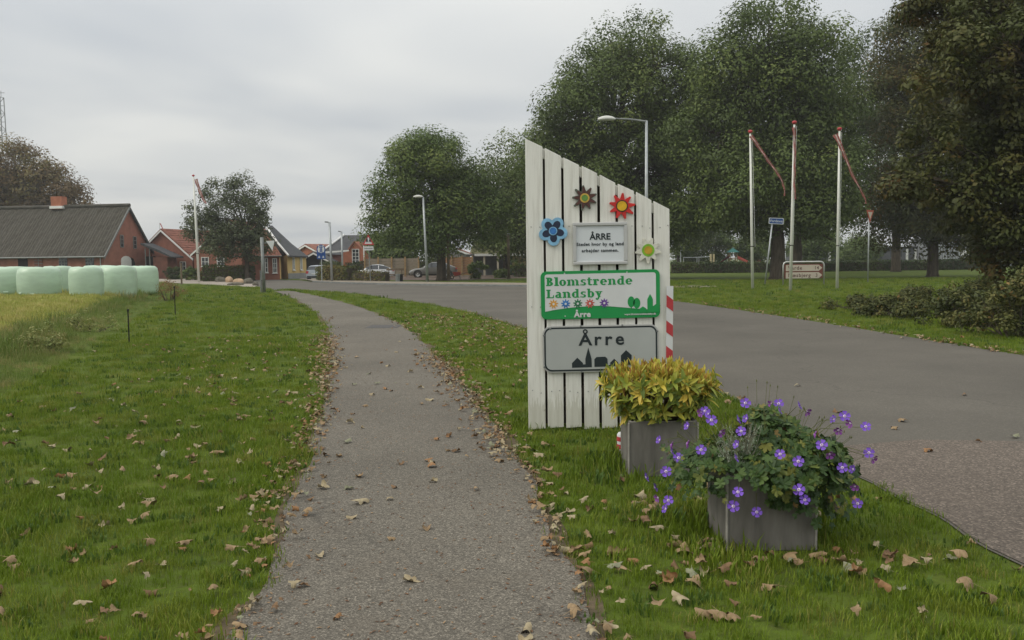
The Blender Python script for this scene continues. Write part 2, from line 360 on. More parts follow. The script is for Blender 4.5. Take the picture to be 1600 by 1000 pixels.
# ------------------------------------------------------------------ grass (stuff)
def tuft(nb, rad, h, wd, mat, name):
    v = []; f = []
    for _ in range(nb):
        a = random.uniform(0, 6.283); r = rad * math.sqrt(random.random()); x, y = r * math.cos(a), r * math.sin(a)
        hh = h * random.uniform(.55, 1.25); b_ = random.uniform(0, 6.283); l = hh * random.uniform(.15, .75); dx, dy = l * math.cos(b_), l * math.sin(b_)
        wx, wy = wd * .5 * math.cos(b_ + 1.57 + random.uniform(-.6, .6)), wd * .5 * math.sin(b_ + 1.57); k = len(v)
        v += [(x - wx, y - wy, -.01), (x + wx, y + wy, -.01), (x + dx * .35 - wx * .8, y + dy * .35 - wy * .8, hh * .6), (x + dx * .35 + wx * .8, y + dy * .35 + wy * .8, hh * .6), (x + dx, y + dy, hh)]
        f += [(k, k + 1, k + 3, k + 2), (k + 2, k + 3, k + 4)]
    me = bpy.data.meshes.new(name); me.from_pydata(v, [], f); me.materials.append(mat); return me
def scatter(name, pts, rotz, scl, meshes, label, cat):
    c = bpy.data.collections.new(name + '_src')
    for i, m_ in enumerate(meshes): c.objects.link(bpy.data.objects.new(name + '_tuft', m_))
    me = bpy.data.meshes.new(name); me.from_pydata(pts.tolist(), [], [])
    a = me.attributes.new('rotz', 'FLOAT_VECTOR', 'POINT'); rv = np.zeros((len(pts), 3), np.float32); rv[:, 2] = rotz; a.data.foreach_set('vector', rv.ravel())
    a = me.attributes.new('scl', 'FLOAT', 'POINT'); a.data.foreach_set('value', np.asarray(scl, np.float32))
    a = me.attributes.new('idx', 'INT', 'POINT'); a.data.foreach_set('value', rng.integers(0, len(meshes), len(pts)).astype(np.int32))
    for m_ in set(x.materials[0] for x in meshes): me.materials.append(m_)
    o = link(name, me)
    g = bpy.data.node_groups.new(name + '_nodes', 'GeometryNodeTree')
    g.interface.new_socket('Geometry', in_out='INPUT', socket_type='NodeSocketGeometry'); g.interface.new_socket('Geometry', in_out='OUTPUT', socket_type='NodeSocketGeometry')
    gi = g.nodes.new('NodeGroupInput'); go = g.nodes.new('NodeGroupOutput'); ip = g.nodes.new('GeometryNodeInstanceOnPoints')
    ci = g.nodes.new('GeometryNodeCollectionInfo'); ci.inputs['Collection'].default_value = c; ci.inputs['Separate Children'].default_value = True; ci.inputs['Reset Children'].default_value = True
    def at(n, ty):
        q = g.nodes.new('GeometryNodeInputNamedAttribute'); q.data_type = ty; q.inputs['Name'].default_value = n; return q.outputs['Attribute']
    k = g.links.new; k(gi.outputs[0], ip.inputs['Points']); k(ci.outputs[0], ip.inputs['Instance']); ip.inputs['Pick Instance'].default_value = True
    k(at('idx', 'INT'), ip.inputs['Instance Index']); k(at('rotz', 'FLOAT_VECTOR'), ip.inputs['Rotation']); k(at('scl', 'FLOAT'), ip.inputs['Scale']); k(ip.outputs[0], go.inputs[0])
    md = o.modifiers.new('scatter', 'NODES'); md.node_group = g
    return tag(o, label, cat, kind='stuff')
M['grass'] = grassmat('lawn_grass', [(0, (.11, .165, .012)), (.5, (.152, .218, .016)), (.85, (.195, .25, .024)), (1, (.29, .25, .07))], (.098, .16, .012), (.23, .21, .04))
M['grass_long'] = grassmat('long_grass', [(0, (.11, .165, .03)), (.5, (.16, .215, .045)), (.8, (.26, .25, .09)), (1, (.36, .27, .12))], (.12, .18, .03), (.33, .28, .11))
M['grass_field'] = grassmat('field_grass', [(0, (.28, .31, .06)), (.5, (.38, .37, .09)), (1, (.50, .42, .15))], (.30, .34, .06), (.55, .40, .19))
M['clover'] = grassmat('lawn_weed', [(0, (.06, .11, .02)), (1, (.10, .16, .03))], (.07, .12, .02), (.10, .13, .035))
tl = [tuft(30, .10, .052, .0048, M['grass'], 'tuft') for _ in range(8)] + [tuft(16, .08, .045, .016, M['clover'], 'weed_tuft')]
tlo = [tuft(30, .15, .19, .007, M['grass_long'], 'tuft_long') for _ in range(5)]
tf = [tuft(30, .14, .09, .008, M['grass_field'], 'tuft_field') for _ in range(5)]
def samp(y0, y1, dens, hw=.68):
    area = hw * (y1 * y1 - y0 * y0); n = int(area * dens); y = np.sqrt(rng.uniform(y0 * y0, y1 * y1, n)); x = rng.uniform(-hw, hw, n) * y; return x, y
PL = [(.80, 6.05, 1.31, 6.54), (1.12, 4.46, 1.60, 4.95)]
def keep_off(x, y):
    k = ~inpoly(path_poly, x, y) & ~inpoly(road_poly, x, y)
    for a, b_, c_, d in PL: k &= ~((x > a) & (x < c_) & (y > b_) & (y < d))
    return k
far_block = gp([(470, 437), (530, 440), (620, 442), (830, 444.5), (950, 452.5), (940, 456), (830, 449), (620, 446.5), (490, 442)])
gravel_block = gp([(245, 441), (300, 444), (350, 446.5), (398, 449), (404, 445), (396, 436), (240, 430)])
acc = {'l': [], 'o': [], 'f': []}
for y0, y1, dens, sc in ((2.3, 6, 160, .92), (6, 10, 110, 1.0), (10, 18, 50, 1.1), (18, 34, 15, 1.5), (34, 62, 5.5, 2.0)):
    x, y = samp(y0, y1, dens); k = keep_off(x, y)
    k &= ~inpoly(worn_poly, x, y) | (rng.random(len(x)) < .3)
    if y1 > 40: k &= ~inpoly(far_block, x, y) & ~inpoly(gravel_block, x, y)
    x, y = x[k], y[k]; xb = np.interp(y, BK[:, 0], BK[:, 1]); d = xb - x
    s = sc * rng.uniform(.7, 1.25, len(x)) * (1 + .22 * np.sin(x * 2.1 + 1.3 * np.sin(y * .9)) * np.sin(y * 1.3 + x * .6)); rnd = rng.random(len(x))
    lo = (d > -.3) & (d < 1.4); fi = d >= 1.4; lw = ~lo & ~fi
    # taller uncut grass round the planters and the foot of the board
    for a, b_, c_, dd in PL + [(.14, 7.84, 1.5, 8.0)]:
        dist = np.hypot(np.maximum(np.maximum(a - x, x - c_), 0), np.maximum(np.maximum(b_ - y, y - dd), 0)); s = np.where((dist < .2) & ((x < a) | (y > dd)), s * (1.0 + 1.3 * rng.random(len(x))), s)
    z = gz(x, y); p = np.stack([x, y, z], 1)
    acc['l'].append((p[lw], s[lw])); kk = lo & (rnd < .8); acc['o'].append((p[kk], s[kk] * (.35 + .65 * sstep(-.3, 1.0, d[kk])) * (1 if sc < 1.4 else .7)))
    acc['f'].append((p[fi], s[fi]))
for key, nm, ms, lb in (('l', 'lawn_grass', tl, 'short green mown grass of the lawns and verges'), ('o', 'long_grass', tlo, 'uncut long grass along the edge of the field'), ('f', 'field_grass', tf, 'yellowish stubbly grass of the field by the bales')):
    p = np.concatenate([a for a, _ in acc[key]]); s = np.concatenate([b_ for _, b_ in acc[key]])
    scatter(nm, p, rng.uniform(0, 6.283, len(p)), s, ms, lb, 'grass')

# ------------------------------------------------------------------ vegetation builders
def rand_dirs(n):
    v = rng.normal(size=(n, 3)); return v / np.linalg.norm(v, axis=1, keepdims=True)
def leaf_quads(cent, normal, size, asp=.55):
    """folded diamond leaf: 4 verts per quad"""
    n = len(cent); t = np.cross(normal, rand_dirs(n)); t /= np.linalg.norm(t, axis=1, keepdims=True) + 1e-9; b_ = np.cross(normal, t)
    s = size[:, None]
    v = np.stack([cent - t * s, cent - b_ * s * asp + normal * s * .18, cent + t * s, cent + b_ * s * asp + normal * s * .18], 1)
    return v.reshape(-1, 3)
def crown_mesh(name, spheres, nclump, nleaf, lsize, mat, crad, flat=.78, shell=.57, zmin=None, clump_out=None):
    c = np.array([s[:3] for s in spheres]); r = np.array([s[3] for s in spheres]); pr = r ** 2.4 / np.sum(r ** 2.4)
    i = rng.choice(len(r), nclump, p=pr); d = rand_dirs(nclump); rad = r[i] * (shell + (1 - shell) * np.sqrt(rng.random(nclump)))
    cc = c[i] + d * rad[:, None] * np.array([1, 1, .95])
    inner = np.min(np.linalg.norm(cc[:, None] - c[None], axis=2) / r[None], axis=1)
    kp = (inner > .5) | (rng.random(nclump) < .28); cc = cc[kp]
    if zmin is not None: cc = cc[cc[:, 2] > zmin + (1.3 * rng.random(len(cc)) if zmin > 1 else 0)]
    if clump_out is not None: clump_out.append(cc)
    k = len(cc); cr = crad * rng.uniform(.6, 1.35, k); nl = np.maximum(8, (nleaf * (cr / crad) ** 2 * rng.uniform(.6, 1.3, k)).astype(int)); idx = np.repeat(np.arange(k), nl)
    q = rand_dirs(len(idx)); rr = rng.random(len(idx)) ** .38; off = q * (rr * cr[idx])[:, None]; off[:, 2] *= flat
    off[:, 2] -= .25 * np.hypot(off[:, 0], off[:, 1])
    pos = cc[idx] + off; nrm = q * .9 + rand_dirs(len(idx)) * .55 + np.array([0, 0, .5]); nrm /= np.linalg.norm(nrm, axis=1, keepdims=True)
    bent = q + np.array([0, 0, .45]); bent /= np.linalg.norm(bent, axis=1, keepdims=True); nrm *= np.sign((nrm * bent).sum(1) + 1e-6)[:, None]; bent = bent * .75 + nrm * .45; bent /= np.linalg.norm(bent, axis=1, keepdims=True)
    sz = lsize * rng.uniform(.6, 1.3, len(idx)); base = rng.random(k)
    return np_mesh(name, leaf_quads(pos, nrm, sz), 4, mat, np.clip(.7 * base[idx] + .3 * rng.random(len(idx)), 0, 1), bent), cc
def tree(name, label, base, D, lobes, tr, mat, nclump=260, nleaf=110, lsize=.17, crad=1.1, lean=0, depth=.55, group=None, zmin=None, nbr=.5, split=.35, trunk_top=None):
    base = Vector(base); sp = []
    for l in lobes:
        px, py, rp = l[:3]; dd = l[3] if len(l) > 3 else random.uniform(-depth, depth)
        rw = rp / S(D); q = P(px, py, D + dd * rw); sp.append((q.x - base.x, q.y - base.y, q.z - base.z, rw))
    o = thing(name, base, label, 'tree', group=group)
    me, cc = crown_mesh('crown', sp, nclump, nleaf, lsize, mat, crad, zmin=zmin)
    link('crown', me, o)
    top = max(s[2] for s in sp); zc_ = np.average([s[2] for s in sp], weights=[s[3] ** 2 for s in sp]); xc = np.average([s[0] for s in sp], weights=[s[3] ** 2 for s in sp]); yc = np.average([s[1] for s in sp], weights=[s[3] ** 2 for s in sp])
    zs = (min(s[2] - s[3] for s in sp) * .4 + zc_ * .6) if trunk_top is None else trunk_top
    t_ = MB(); fork = Vector((lean * zs, 0, zs)); tip = Vector((xc * .8 + lean * zs, yc * .8, top * .97))
    pts = [Vector((0, 0, -.1)), Vector((0, 0, .25)), Vector((lean * zs * .4, 0, zs * .45)), fork, fork.lerp(tip, .5) + Vector((random.uniform(-.3, .3), 0, 0)), tip]
    t_.tube(pts, [tr * 1.5, tr * 1.12, tr * .92, tr * .75, tr * .4, .03], 12)
    t_.build('trunk', M['bark'], o, True)
    br = MB()
    for s in sp:
        c_ = Vector(s[:3]); a = pts[2].lerp(fork, random.uniform(.3, 1)) if c_.z < zc_ else fork.lerp(tip, random.uniform(0, .35))
        mid = a.lerp(c_, .5) + Vector((random.uniform(-.3, .3), random.uniform(-.3, .3), s[3] * .15)); br.tube([a, mid, c_], [tr * .42, tr * .28, tr * .14], 7, False)
        near = cc[np.linalg.norm(cc - np.array(s[:3]), axis=1) < s[3] * 1.1]
        for q in near[rng.random(len(near)) < nbr]:
            q = Vector(q); st = a.lerp(c_, random.uniform(.55, 1)); mm_ = st.lerp(q, .5) + Vector((random.uniform(-.25, .25), random.uniform(-.25, .25), random.uniform(0, .35))); br.tube([st, mm_, q], [tr * .12, tr * .075, .015], 4, False)
    br.build('branches', M['bark'], o, True)
    return o
def bush(name, label, base, spheres, mat, nclump, nleaf, lsize, crad, group=None, cat='shrub'):
    o = thing(name, base, label, cat, group=group)
    me, cc = crown_mesh('foliage', spheres, nclump, nleaf, lsize, mat, crad, zmin=.02, shell=.35); link('foliage', me, o)
    b_ = MB()
    for q in cc[::3]: b_.tube([(q[0] * .35, q[1] * .35, -.05), (q[0] * .7, q[1] * .7, q[2] * .55), tuple(q)], [.016, .01, .004], 4, False)
    b_.build('stems', M['bark'], o, True); return o
def hedge(name, label, a, b_, h, wd, mat, dens, lsize, group=None):
    a, b_ = Vector((*a, 0)), Vector((*b_, 0)); d = (b_ - a); ln = d.length; u = d / ln; v = Vector((-u.y, u.x, 0))
    o = thing(name, a, label, 'hedge', group=group)
    n = int((ln * (2 * h + wd)) * dens); s = rng.random(n) * ln; f = rng.random(n) * (2 * h + wd); p = np.zeros((n, 2)); nr = np.zeros((n, 2))
    k1 = f < h; k2 = f > h + wd; k3 = ~k1 & ~k2
    p[k1] = np.stack([np.full(k1.sum(), -wd / 2), f[k1]], 1); p[k2] = np.stack([np.full(k2.sum(), wd / 2), f[k2] - h - wd], 1); p[k3] = np.stack([f[k3] - h - wd / 2, np.full(k3.sum(), h)], 1)
    nr[k1] = (-1, .3); nr[k2] = (1, .3); nr[k3] = (0, 1)
    wv = .5 + .5 * np.sin(s * 1.7) * np.sin(s * .61 + 1); p *= (1 + .12 * (wv - .5))[:, None]; p += rng.normal(size=p.shape) * .07
    pos = np.outer(s, u) + np.outer(p[:, 0], v); pos[:, 2] = np.maximum(p[:, 1], .02)
    nm = np.outer(nr[:, 0], v); nm[:, 2] = nr[:, 1]; nm += rng.normal(size=nm.shape) * .6; nm /= np.linalg.norm(nm, axis=1, keepdims=True)
    link('foliage', np_mesh('hedge_foliage', leaf_quads(pos, nm, lsize * rng.uniform(.6, 1.3, n)), 4, mat, np.clip(.5 * (np.sin(s * .9) * .5 + .5) + .5 * rng.random(n), 0, 1)), o)
    MB().box((d.x / 2, d.y / 2, h * .46), (ln - .1, wd * .8, h * .9), (0, 0, math.atan2(u.y, u.x))).build('twig_core', M['bark'], o)
    return o
g0 = [(0, (.014, .028, .008)), (.5, (.03, .055, .014)), (.85, (.05, .08, .02)), (1, (.075, .10, .03))]
LM = {'ash': leafmat('foliage_ash', [(0, (0.061, 0.086, 0.025)), (.5, (0.100, 0.141, 0.034)), (.85, (0.139, 0.182, 0.044)), (1, (0.198, 0.215, 0.057))]),
      'ash2': leafmat('foliage_dark', [(0, (0.051, 0.073, 0.023)), (.5, (0.083, 0.119, 0.032)), (.85, (0.116, 0.156, 0.041)), (1, (0.164, 0.185, 0.052))]),
      'mid': leafmat('foliage_mid', [(0, (0.062, 0.095, 0.022)), (.5, (0.101, 0.151, 0.033)), (.85, (0.146, 0.194, 0.042)), (1, (0.202, 0.227, 0.056))]),
      'beech': leafmat('foliage_copper', [(0, (0.093, 0.063, 0.026)), (.5, (0.171, 0.109, 0.040)), (.8, (0.159, 0.145, 0.044)), (1, (0.291, 0.169, 0.053))]),
      'rowan': leafmat('foliage_rowan', [(0, (0.061, 0.075, 0.037)), (.5, (0.094, 0.116, 0.055)), (.85, (0.127, 0.149, 0.066)), (1, (0.165, 0.165, 0.077))]),
      'maple': leafmat('foliage_maple', [(0, (.046, .050, .016)), (.5, (.088, .092, .024)), (.8, (.135, .108, .028)), (1, (.21, .10, .034))], wn=(.6, (0.072, 0.091, 0.022), .7)),
      'hedge': leafmat('foliage_hedge', [(0, (0.025, 0.044, 0.013)), (.5, (0.050, 0.076, 0.019)), (1, (0.108, 0.128, 0.030))]),
      'hedgeb': leafmat('foliage_hedge_brown', [(0, (0.052, 0.072, 0.018)), (.5, (0.096, 0.112, 0.027)), (1, (0.210, 0.144, 0.038))]),
      'bramble': leafmat('foliage_bramble', [(0, (0.037, 0.050, 0.015)), (.5, (0.083, 0.095, 0.024)), (.9, (0.145, 0.136, 0.036)), (1, (0.312, 0.175, 0.060))])}

# ------------------------------------------------------------------ trees
def tb(px, py): return G(px, py)
q = tb(690, 438.5)
tree('ash_tree', 'round green tree with dark trunk behind the parked grey car', q, q.y, [(665, 250, 52), (700, 245, 45), (630, 300, 50), (680, 310, 66), (735, 300, 42), (615, 350, 42), (640, 375, 36), (720, 355, 50), (660, 360, 48), (600, 320, 28), (755, 335, 40), (690, 395, 26)], .36, LM['mid'], 310, 320, .108, 1.3, zmin=2.3)
q = Vector((XD(790, 84), 84, 0))
tree('small_leafy_tree', 'dark green tree with thin trunk at left of the sign board', q, 84, [(800, 260, 45), (790, 320, 50), (815, 370, 45), (770, 360, 40), (830, 300, 50), (850, 380, 40)], .22, LM['ash'], 170, 240, .14, 1.6, zmin=2.2)
q = Vector((XD(960, 68), 68, 0))
tree('tall_tree', 'tall dense green tree directly behind the white sign board', q, 68, [(985, 80, 68), (935, 110, 52), (900, 175, 62), (960, 170, 80), (1040, 130, 55), (1060, 190, 52), (870, 230, 45), (900, 290, 62), (980, 270, 85), (1050, 290, 70), (1085, 190, 46), (1088, 130, 30), (1085, 250, 50), (850, 300, 40), (845, 245, 42), (1095, 160, 42), (1030, 95, 48), (930, 360, 55), (1010, 365, 62), (1070, 370, 40)], .6, LM['ash'], 470, 360, .118, 1.65, zmin=3.2)
q = tb(1215, 437)
tree('tall_tree', 'tallest dense tree with thick dark trunk behind the flagpoles', q, q.y, [(1200, 55, 62), (1140, 110, 52), (1260, 90, 60), (1200, 160, 92), (1290, 170, 52), (1120, 210, 62), (1260, 240, 78), (1160, 290, 72), (1230, 330, 62), (1300, 310, 50), (1110, 340, 55), (1170, 360, 46), (1300, 375, 32), (1260, 375, 36)], .5, LM['ash'], 480, 360, .118, 1.65, zmin=3.4)
q = Vector((XD(1246, 82), 82, 0))
tree('tall_tree', 'dark tree with brown trunk just right of the thick-trunked tree', q, 82, [(1275, 260, 48), (1250, 310, 50), (1300, 300, 50), (1225, 340, 45), (1290, 345, 40)], .45, LM['ash2'], 110, 200, .14, 1.7, zmin=3.6)
q = Vector((XD(1400, 88), 88, 0))
tree('tall_tree', 'dark tree rising at the right behind the third flagpole', q, 88, [(1370, 90, 55), (1400, 160, 65), (1345, 150, 45), (1330, 200, 45), (1330, 260, 48), (1350, 230, 50), (1390, 270, 60), (1420, 330, 45), (1350, 330, 40), (1395, 355, 32)], .42, LM['ash2'], 210, 230, .14, 1.7, zmin=3.6)
q = tb(1457, 433)
tree('maple_tree', 'autumn-tinted tree with pale-flecked trunk on the right-hand lawn', q, q.y, [(1440, 60, 62), (1500, 120, 80), (1410, 150, 42), (1430, 220, 62), (1500, 240, 80), (1390, 290, 36), (1450, 310, 62), (1530, 320, 70), (1400, 345, 34), (1440, 365, 34), (1580, 200, 80), (1500, 360, 40), (1570, 20, 70)], .36, LM['maple'], 470, 320, .115, 1.5, zmin=2.2)
q = Vector((XD(1730, 24), 24, 0))
tree('maple_tree', 'near overhanging maple reaching in from the right edge of the picture', q, 24, [(1560, 60, 95), (1620, 180, 110), (1660, 40, 110), (1560, 250, 62), (1600, 340, 80), (1680, 320, 110), (1590, 400, 50), (1510, 30, 60), (1750, 150, 130), (1470, 10, 45), (1465, 120, 55), (1450, 215, 48), (1420, 270, 30), (1490, 300, 50)], .32, LM['maple'], 620, 190, .072, .5, nbr=.4)
q = Vector((XD(20, 125), 125, 0))
tree('copper_beech', 'broad brownish tree behind the long farm building roof', q, 125, [(25, 265, 48), (70, 290, 42), (105, 318, 36), (0, 300, 55), (50, 335, 50), (-40, 290, 60), (110, 345, 28)], .6, LM['beech'], 330, 200, .19, 1.8)
q = Vector((XD(386, 76), 76, 0))
tree('rowan_tree', 'airy dark tree in front of the brick house beside the flagpole', q, q.y, [(345, 302, 26), (380, 298, 26), (400, 315, 24), (318, 335, 24), (365, 335, 38), (405, 345, 16), (330, 360, 30), (370, 368, 32), (400, 378, 26), (310, 350, 18), (345, 385, 22), (400, 385, 20), (303, 365, 12), (350, 372, 30), (385, 360, 30)], .2, LM['rowan'], 360, 62, .11, .72)
# background green mass behind the parked cars and the playground
for i, (px, py, rp, D, lb) in enumerate([(610, 385, 34, 100, 'low green tree behind the timber fence near the white car'), (1100, 378, 40, 120, 'pale green tree behind the playground swing frame'), (1060, 350, 45, 115, 'green tree at the right edge of the sign board'), (1180, 380, 24, 120, 'dark tree behind the playground slide'), (1270, 374, 30, 118, 'green tree behind the two-arrow direction sign'), (1345, 388, 20, 125, 'small green tree before the grey hall')]):
    q = Vector((XD(px, D), D, 0)); tree('background_tree', lb, q, D, [(px, py, rp), (px - rp * .6, py + 8, rp * .6), (px + rp * .6, py + 5, rp * .65)], .2, LM['mid'], 90, 130, .17, 1.4)
# timber pole and trunks
for px, py0, py1, lb in ((701, 300, 439, 'tall brown timber pole in front of the round green tree'), (795, 366, 436, 'thin brown post at left of the pale shelter')):
    q = tb(px, py1); h = (py1 - py0) / S(q.y); o = thing('timber_pole', q, lb, 'pole'); MB().tube([(0, 0, -.1), (0, 0, h * .5), (-.03, 0, h)], [.15, .13, .11], 10).build('shaft', M['wood_post'], o, True); MB().tube([(0, 0, h - .02), (0, 0, h + .05)], [.12, .08], 10).build('cap', M['galv_d'], o)

# hedges and shrubs
def hg(x0, x1, ya, yb, h, wd, mat, dens, ls, lb):
    return hedge('hedge', lb, G(x0, ya)[:2], G(x1, yb)[:2], h, wd, mat, dens, ls)
hg(1048, 1240, 427, 425.5, 1.05, 1.2, LM['hedge'], 90, .11, 'long clipped dark hedge in front of the playground')
hg(1240, 1560, 425, 420.5, 1.05, 1.2, LM['hedge'], 80, .12, 'long clipped hedge in front of the grey halls')
hg(503, 552, 439.5, 440, 1.15, 1.2, LM['hedgeb'], 160, .09, 'clipped green hedge by the lamp post and blue sign')
hg(553, 606, 440.3, 440.5, .75, .6, LM['hedgeb'], 90, .09, 'thin brownish hedge in front of the white car')
hg(505, 572, 431, 431, 1.5, 1.0, LM['hedge'], 110, .10, 'tall dark hedge in front of the orange brick gable')
hg(316, 399, 440, 438.6, 1.3, .9, LM['hedge'], 150, .08, 'dark hedge along the brick house under the tree')
hedge('hedge', 'dark hedge between the panel fence and the tree trunk', (XD(655, 94), 94), (XD(694, 94), 94), 1.75, 1.0, LM['hedge'], 100, .1)
hg(806, 850, 432.5, 432.5, .9, .8, LM['hedge'], 100, .1, 'short dark hedge at left of the sign board')
def bs(px, py, wpx, hpx, mat, lb, n=60, nl=60, ls=.07, cr=.22, name='garden_shrub'):
    q = G(px, py); s = S(q.y); r = wpx / 2 / s; hh = hpx / s
    return bush(name, lb, q, [(-r * .45, 0, hh * .45, hh * .5), (r * .45, .1, hh * .42, hh * .5), (0, -.1, hh * .55, hh * .5), (0, .2, hh * .4, r * .8)], mat, n, nl, ls, cr)
bs(272, 437, 28, 21, LM['hedge'], 'dark rounded shrub beside the wooden stake', 70)
bs(297, 438, 22, 22, LM['mid'], 'lighter green shrub at the foot of the left flagpole', 60)
bs(318, 439, 14, 14, LM['hedgeb'], 'small yellowish shrub just right of the left flagpole', 40)
bs(746, 436, 16, 30, LM['mid'], 'upright green bush by the orange timber fence', 60)
bs(782, 434.5, 22, 15, LM['ash'], 'low dark bush in front of the shelter posts', 50)
bs(808, 430, 18, 28, LM['mid'], 'leafy green bush before the yellow slatted wall', 50)
for i, (px, py, wp, hp, lb) in enumerate([(1380, 486, 110, 36, 'bramble shrub nearest the flagpoles on the right verge'), (1445, 497, 130, 52, 'wide bramble shrub under the autumn-tinted tree'), (1520, 512, 130, 80, 'tall bramble shrub below the overhanging maple'), (1592, 528, 120, 120, 'tallest bramble shrub at the right edge of the picture'), (1480, 478, 130, 52, 'rear bramble shrub in front of the tree trunk')]):
    q = G(px, py); s_ = S(q.y); r_ = wp / s_; hh = hp / s_; rr = random.Random(i); sp = []
    for k in range(11):
        a_ = rr.uniform(-.62, .62); hk = hh * rr.uniform(.35, 1.0) * (.55 + .45 * min(1, (a_ + .9))); sp.append((a_ * r_, rr.uniform(-.5, .9), hk * .55, max(.14, hk * rr.uniform(.34, .5))))
    bush('bramble_shrub', lb, q, sp, LM['bramble'], 150, 55, .042, .2)
# weeds on the field bank
for i, (px, py, wp, hp, lb) in enumerate([(60, 552, 90, 30, 'scrubby weed clump on the field bank at the left edge'), (140, 520, 80, 26, 'tangled weed clump on the field bank before the bales'), (265, 470, 34, 34, 'reddish dry weed clump beside the fence posts')]):
    bs(px, py, wp, hp, leafmat('weed_green', [(0, (.14, .18, .045)), (1, (.28, .27, .09))]) if i < 2 else leafmat('weed_red', [(0, (.16, .10, .04)), (1, (.3, .17, .07))]), lb, 55, 30, .028, .15, 'weed_clump')

# ------------------------------------------------------------------ buildings
def rect_xz(x0, x1, z0, z1): return [(x0, z0), (x1, z0), (x1, z1), (x0, z1)]
def window(par, x, z, wd, h, y=-.0, rows=2, cols=2, frame='whitew', name='window', sill=True):
    o = MB().box((x, y - .02, z), (wd, .05, h)).build(name, M['glass'], par)
    fr = MB(); t_ = .07
    fr.box((x, y - .05, z + h / 2), (wd + t_, .06, t_)).box((x, y - .05, z - h / 2), (wd + t_, .06, t_)).box((x - wd / 2, y - .051, z), (t_, .06, h)).box((x + wd / 2, y - .051, z), (t_, .06, h)); fr.build('frame', M[frame], o)
    for i in range(1, cols): MB().box((x - wd / 2 + wd * i / cols, y - .052, z), (.045, .05, h - .02)).build('glazing_bar', M[frame], o)
    for i in range(1, rows): MB().box((x, y - .054, z - h / 2 + h * i / rows), (wd - .02, .04, .045)).build('glazing_bar', M[frame], o)
    if sill: MB().box((x, y - .09, z - h / 2 - .06), (wd + .2, .12, .06)).build('sill', M[frame], o)
    return o
def gable_house(name, label, loc, rz, wd, ln, eave, ridge, wall, roof, trim='whitew', over=.3, cat='house', plinth=None, chim=None, hipend=0):
    """gable end faces local -y at y=0, ridge runs back along +y"""
    o = thing(name, loc, label, cat, rz)
    w2 = wd / 2
    MB().add([(-w2, 0, -.3), (w2, 0, -.3), (w2, 0, eave), (0, 0, ridge), (-w2, 0, eave), (-w2, ln, -.3), (w2, ln, -.3), (w2, ln, eave), (0, ln, ridge), (-w2, ln, eave)],
             [(0, 1, 2, 3, 4), (5, 9, 8, 7, 6), (1, 6, 7, 2), (0, 4, 9, 5), (0, 5, 6, 1)]).build('wall', wall, o)
    sl = (ridge - eave) / w2; th = .14
    for sgn in (-1, 1):
        e = (sgn * (w2 + over), eave - over * sl)
        MB().prism([(0, ridge + .03), e, (e[0], e[1] + th), (0, ridge + th + .05)] if sgn < 0 else [(0, ridge + .03), (0, ridge + th + .05), (e[0], e[1] + th), e], -over, ln + over).build('roof', roof, o)
        MB().prism([(0, ridge + .06), (0, ridge - .16), (e[0], e[1] - .16), (e[0], e[1] + .06)], -over - .05, -over - .003).build('bargeboard', M[trim], o)
        MB().tube([(e[0] + sgn * .06, -over, e[1] + .02), (e[0] + sgn * .06, ln + over, e[1] + .02)], .07, 6).build('gutter', M['galv_d'], o)
    if plinth: MB().box((0, ln / 2, .2), (wd + .04, ln + .04, .9)).build('plinth', M['plinth'], o)
    if chim:
        c_ = MB().box((0, chim[0], ridge + .45), (chim[1], chim[1] * .7, 1.3)).build('chimney', M['brick_o'], o); MB().box((0, chim[0], ridge + 1.13), (chim[1] + .12, chim[1] * .7 + .12, .1)).build('chimney_cap', M['brick_d'], c_)
    return o
# long farm building: ridge line runs to the left, its gable end turned towards the junction
D = 88.0
cnr = Vector((XD(163, D), D, 0))                        # near eave corner
gd = P(238, 400, D + 8.5); gd.z = 0
u = (gd - cnr); gw = u.length; u.normalize()            # along the gable
vb = Vector((-u.y, u.x, 0))                             # back along the ridge (away from gable)
ang = math.atan2(u.y, u.x)
eave = 2.70; ridge = 1.55 + (411 - 322) / S(D + 4)
fl = 34.0
fb = thing('farm_building', cnr + u * gw / 2, 'long red brick farm building with grey corrugated roof behind the bales', 'building', ang)
w2 = gw / 2; sl = (ridge - eave) / w2
MB().add([(-w2, 0, -.3), (w2, 0, -.3), (w2, 0, eave), (0, 0, ridge), (-w2, 0, eave), (-w2, fl, -.3), (w2, fl, -.3), (w2, fl, eave), (0, fl, ridge), (-w2, fl, eave)], [(0, 1, 2, 3, 4), (5, 9, 8, 7, 6), (1, 6, 7, 2), (0, 4, 9, 5)]).build('wall', M['brick'], fb)
ov = .35; slen = math.hypot(w2 + ov, (w2 + ov) * sl)
rf = MB().prism([(0, ridge), (-w2 - ov, eave - ov * sl), (-w2 - ov, eave - ov * sl + .06), (0, ridge + .06)], -.25, fl).build('roof', M['roof_g'], fb)
MB().prism([(0, ridge), (w2 + ov, eave - ov * sl), (w2 + ov, eave - ov * sl + .12), (0, ridge + .12)], -.25, fl).build('roof', M['roof_d'], fb)
rows = 6; cw = 1.06; rl = slen / rows; an = math.atan2(sl, 1)
sh = MB(); k = 7; wv = [(i / k * cw, .035 * (1 if i % 2 else -1)) for i in range(k + 1)]
sh.add([(0, y, z) for y, z in wv] + [(rl * 1.07, y, z) for y, z in wv] , [(i, i + 1, k + 2 + i, k + 1 + i) for i in range(k)])
shm = [sh.mesh('sheet', mk('corrugated_%d' % i, (.088, .079, .063), .92, .3, 1.1 + .4 * i, c2=(.054, .048, .036), th=(.3 + .05 * i, .6)), False) for i in range(3)]
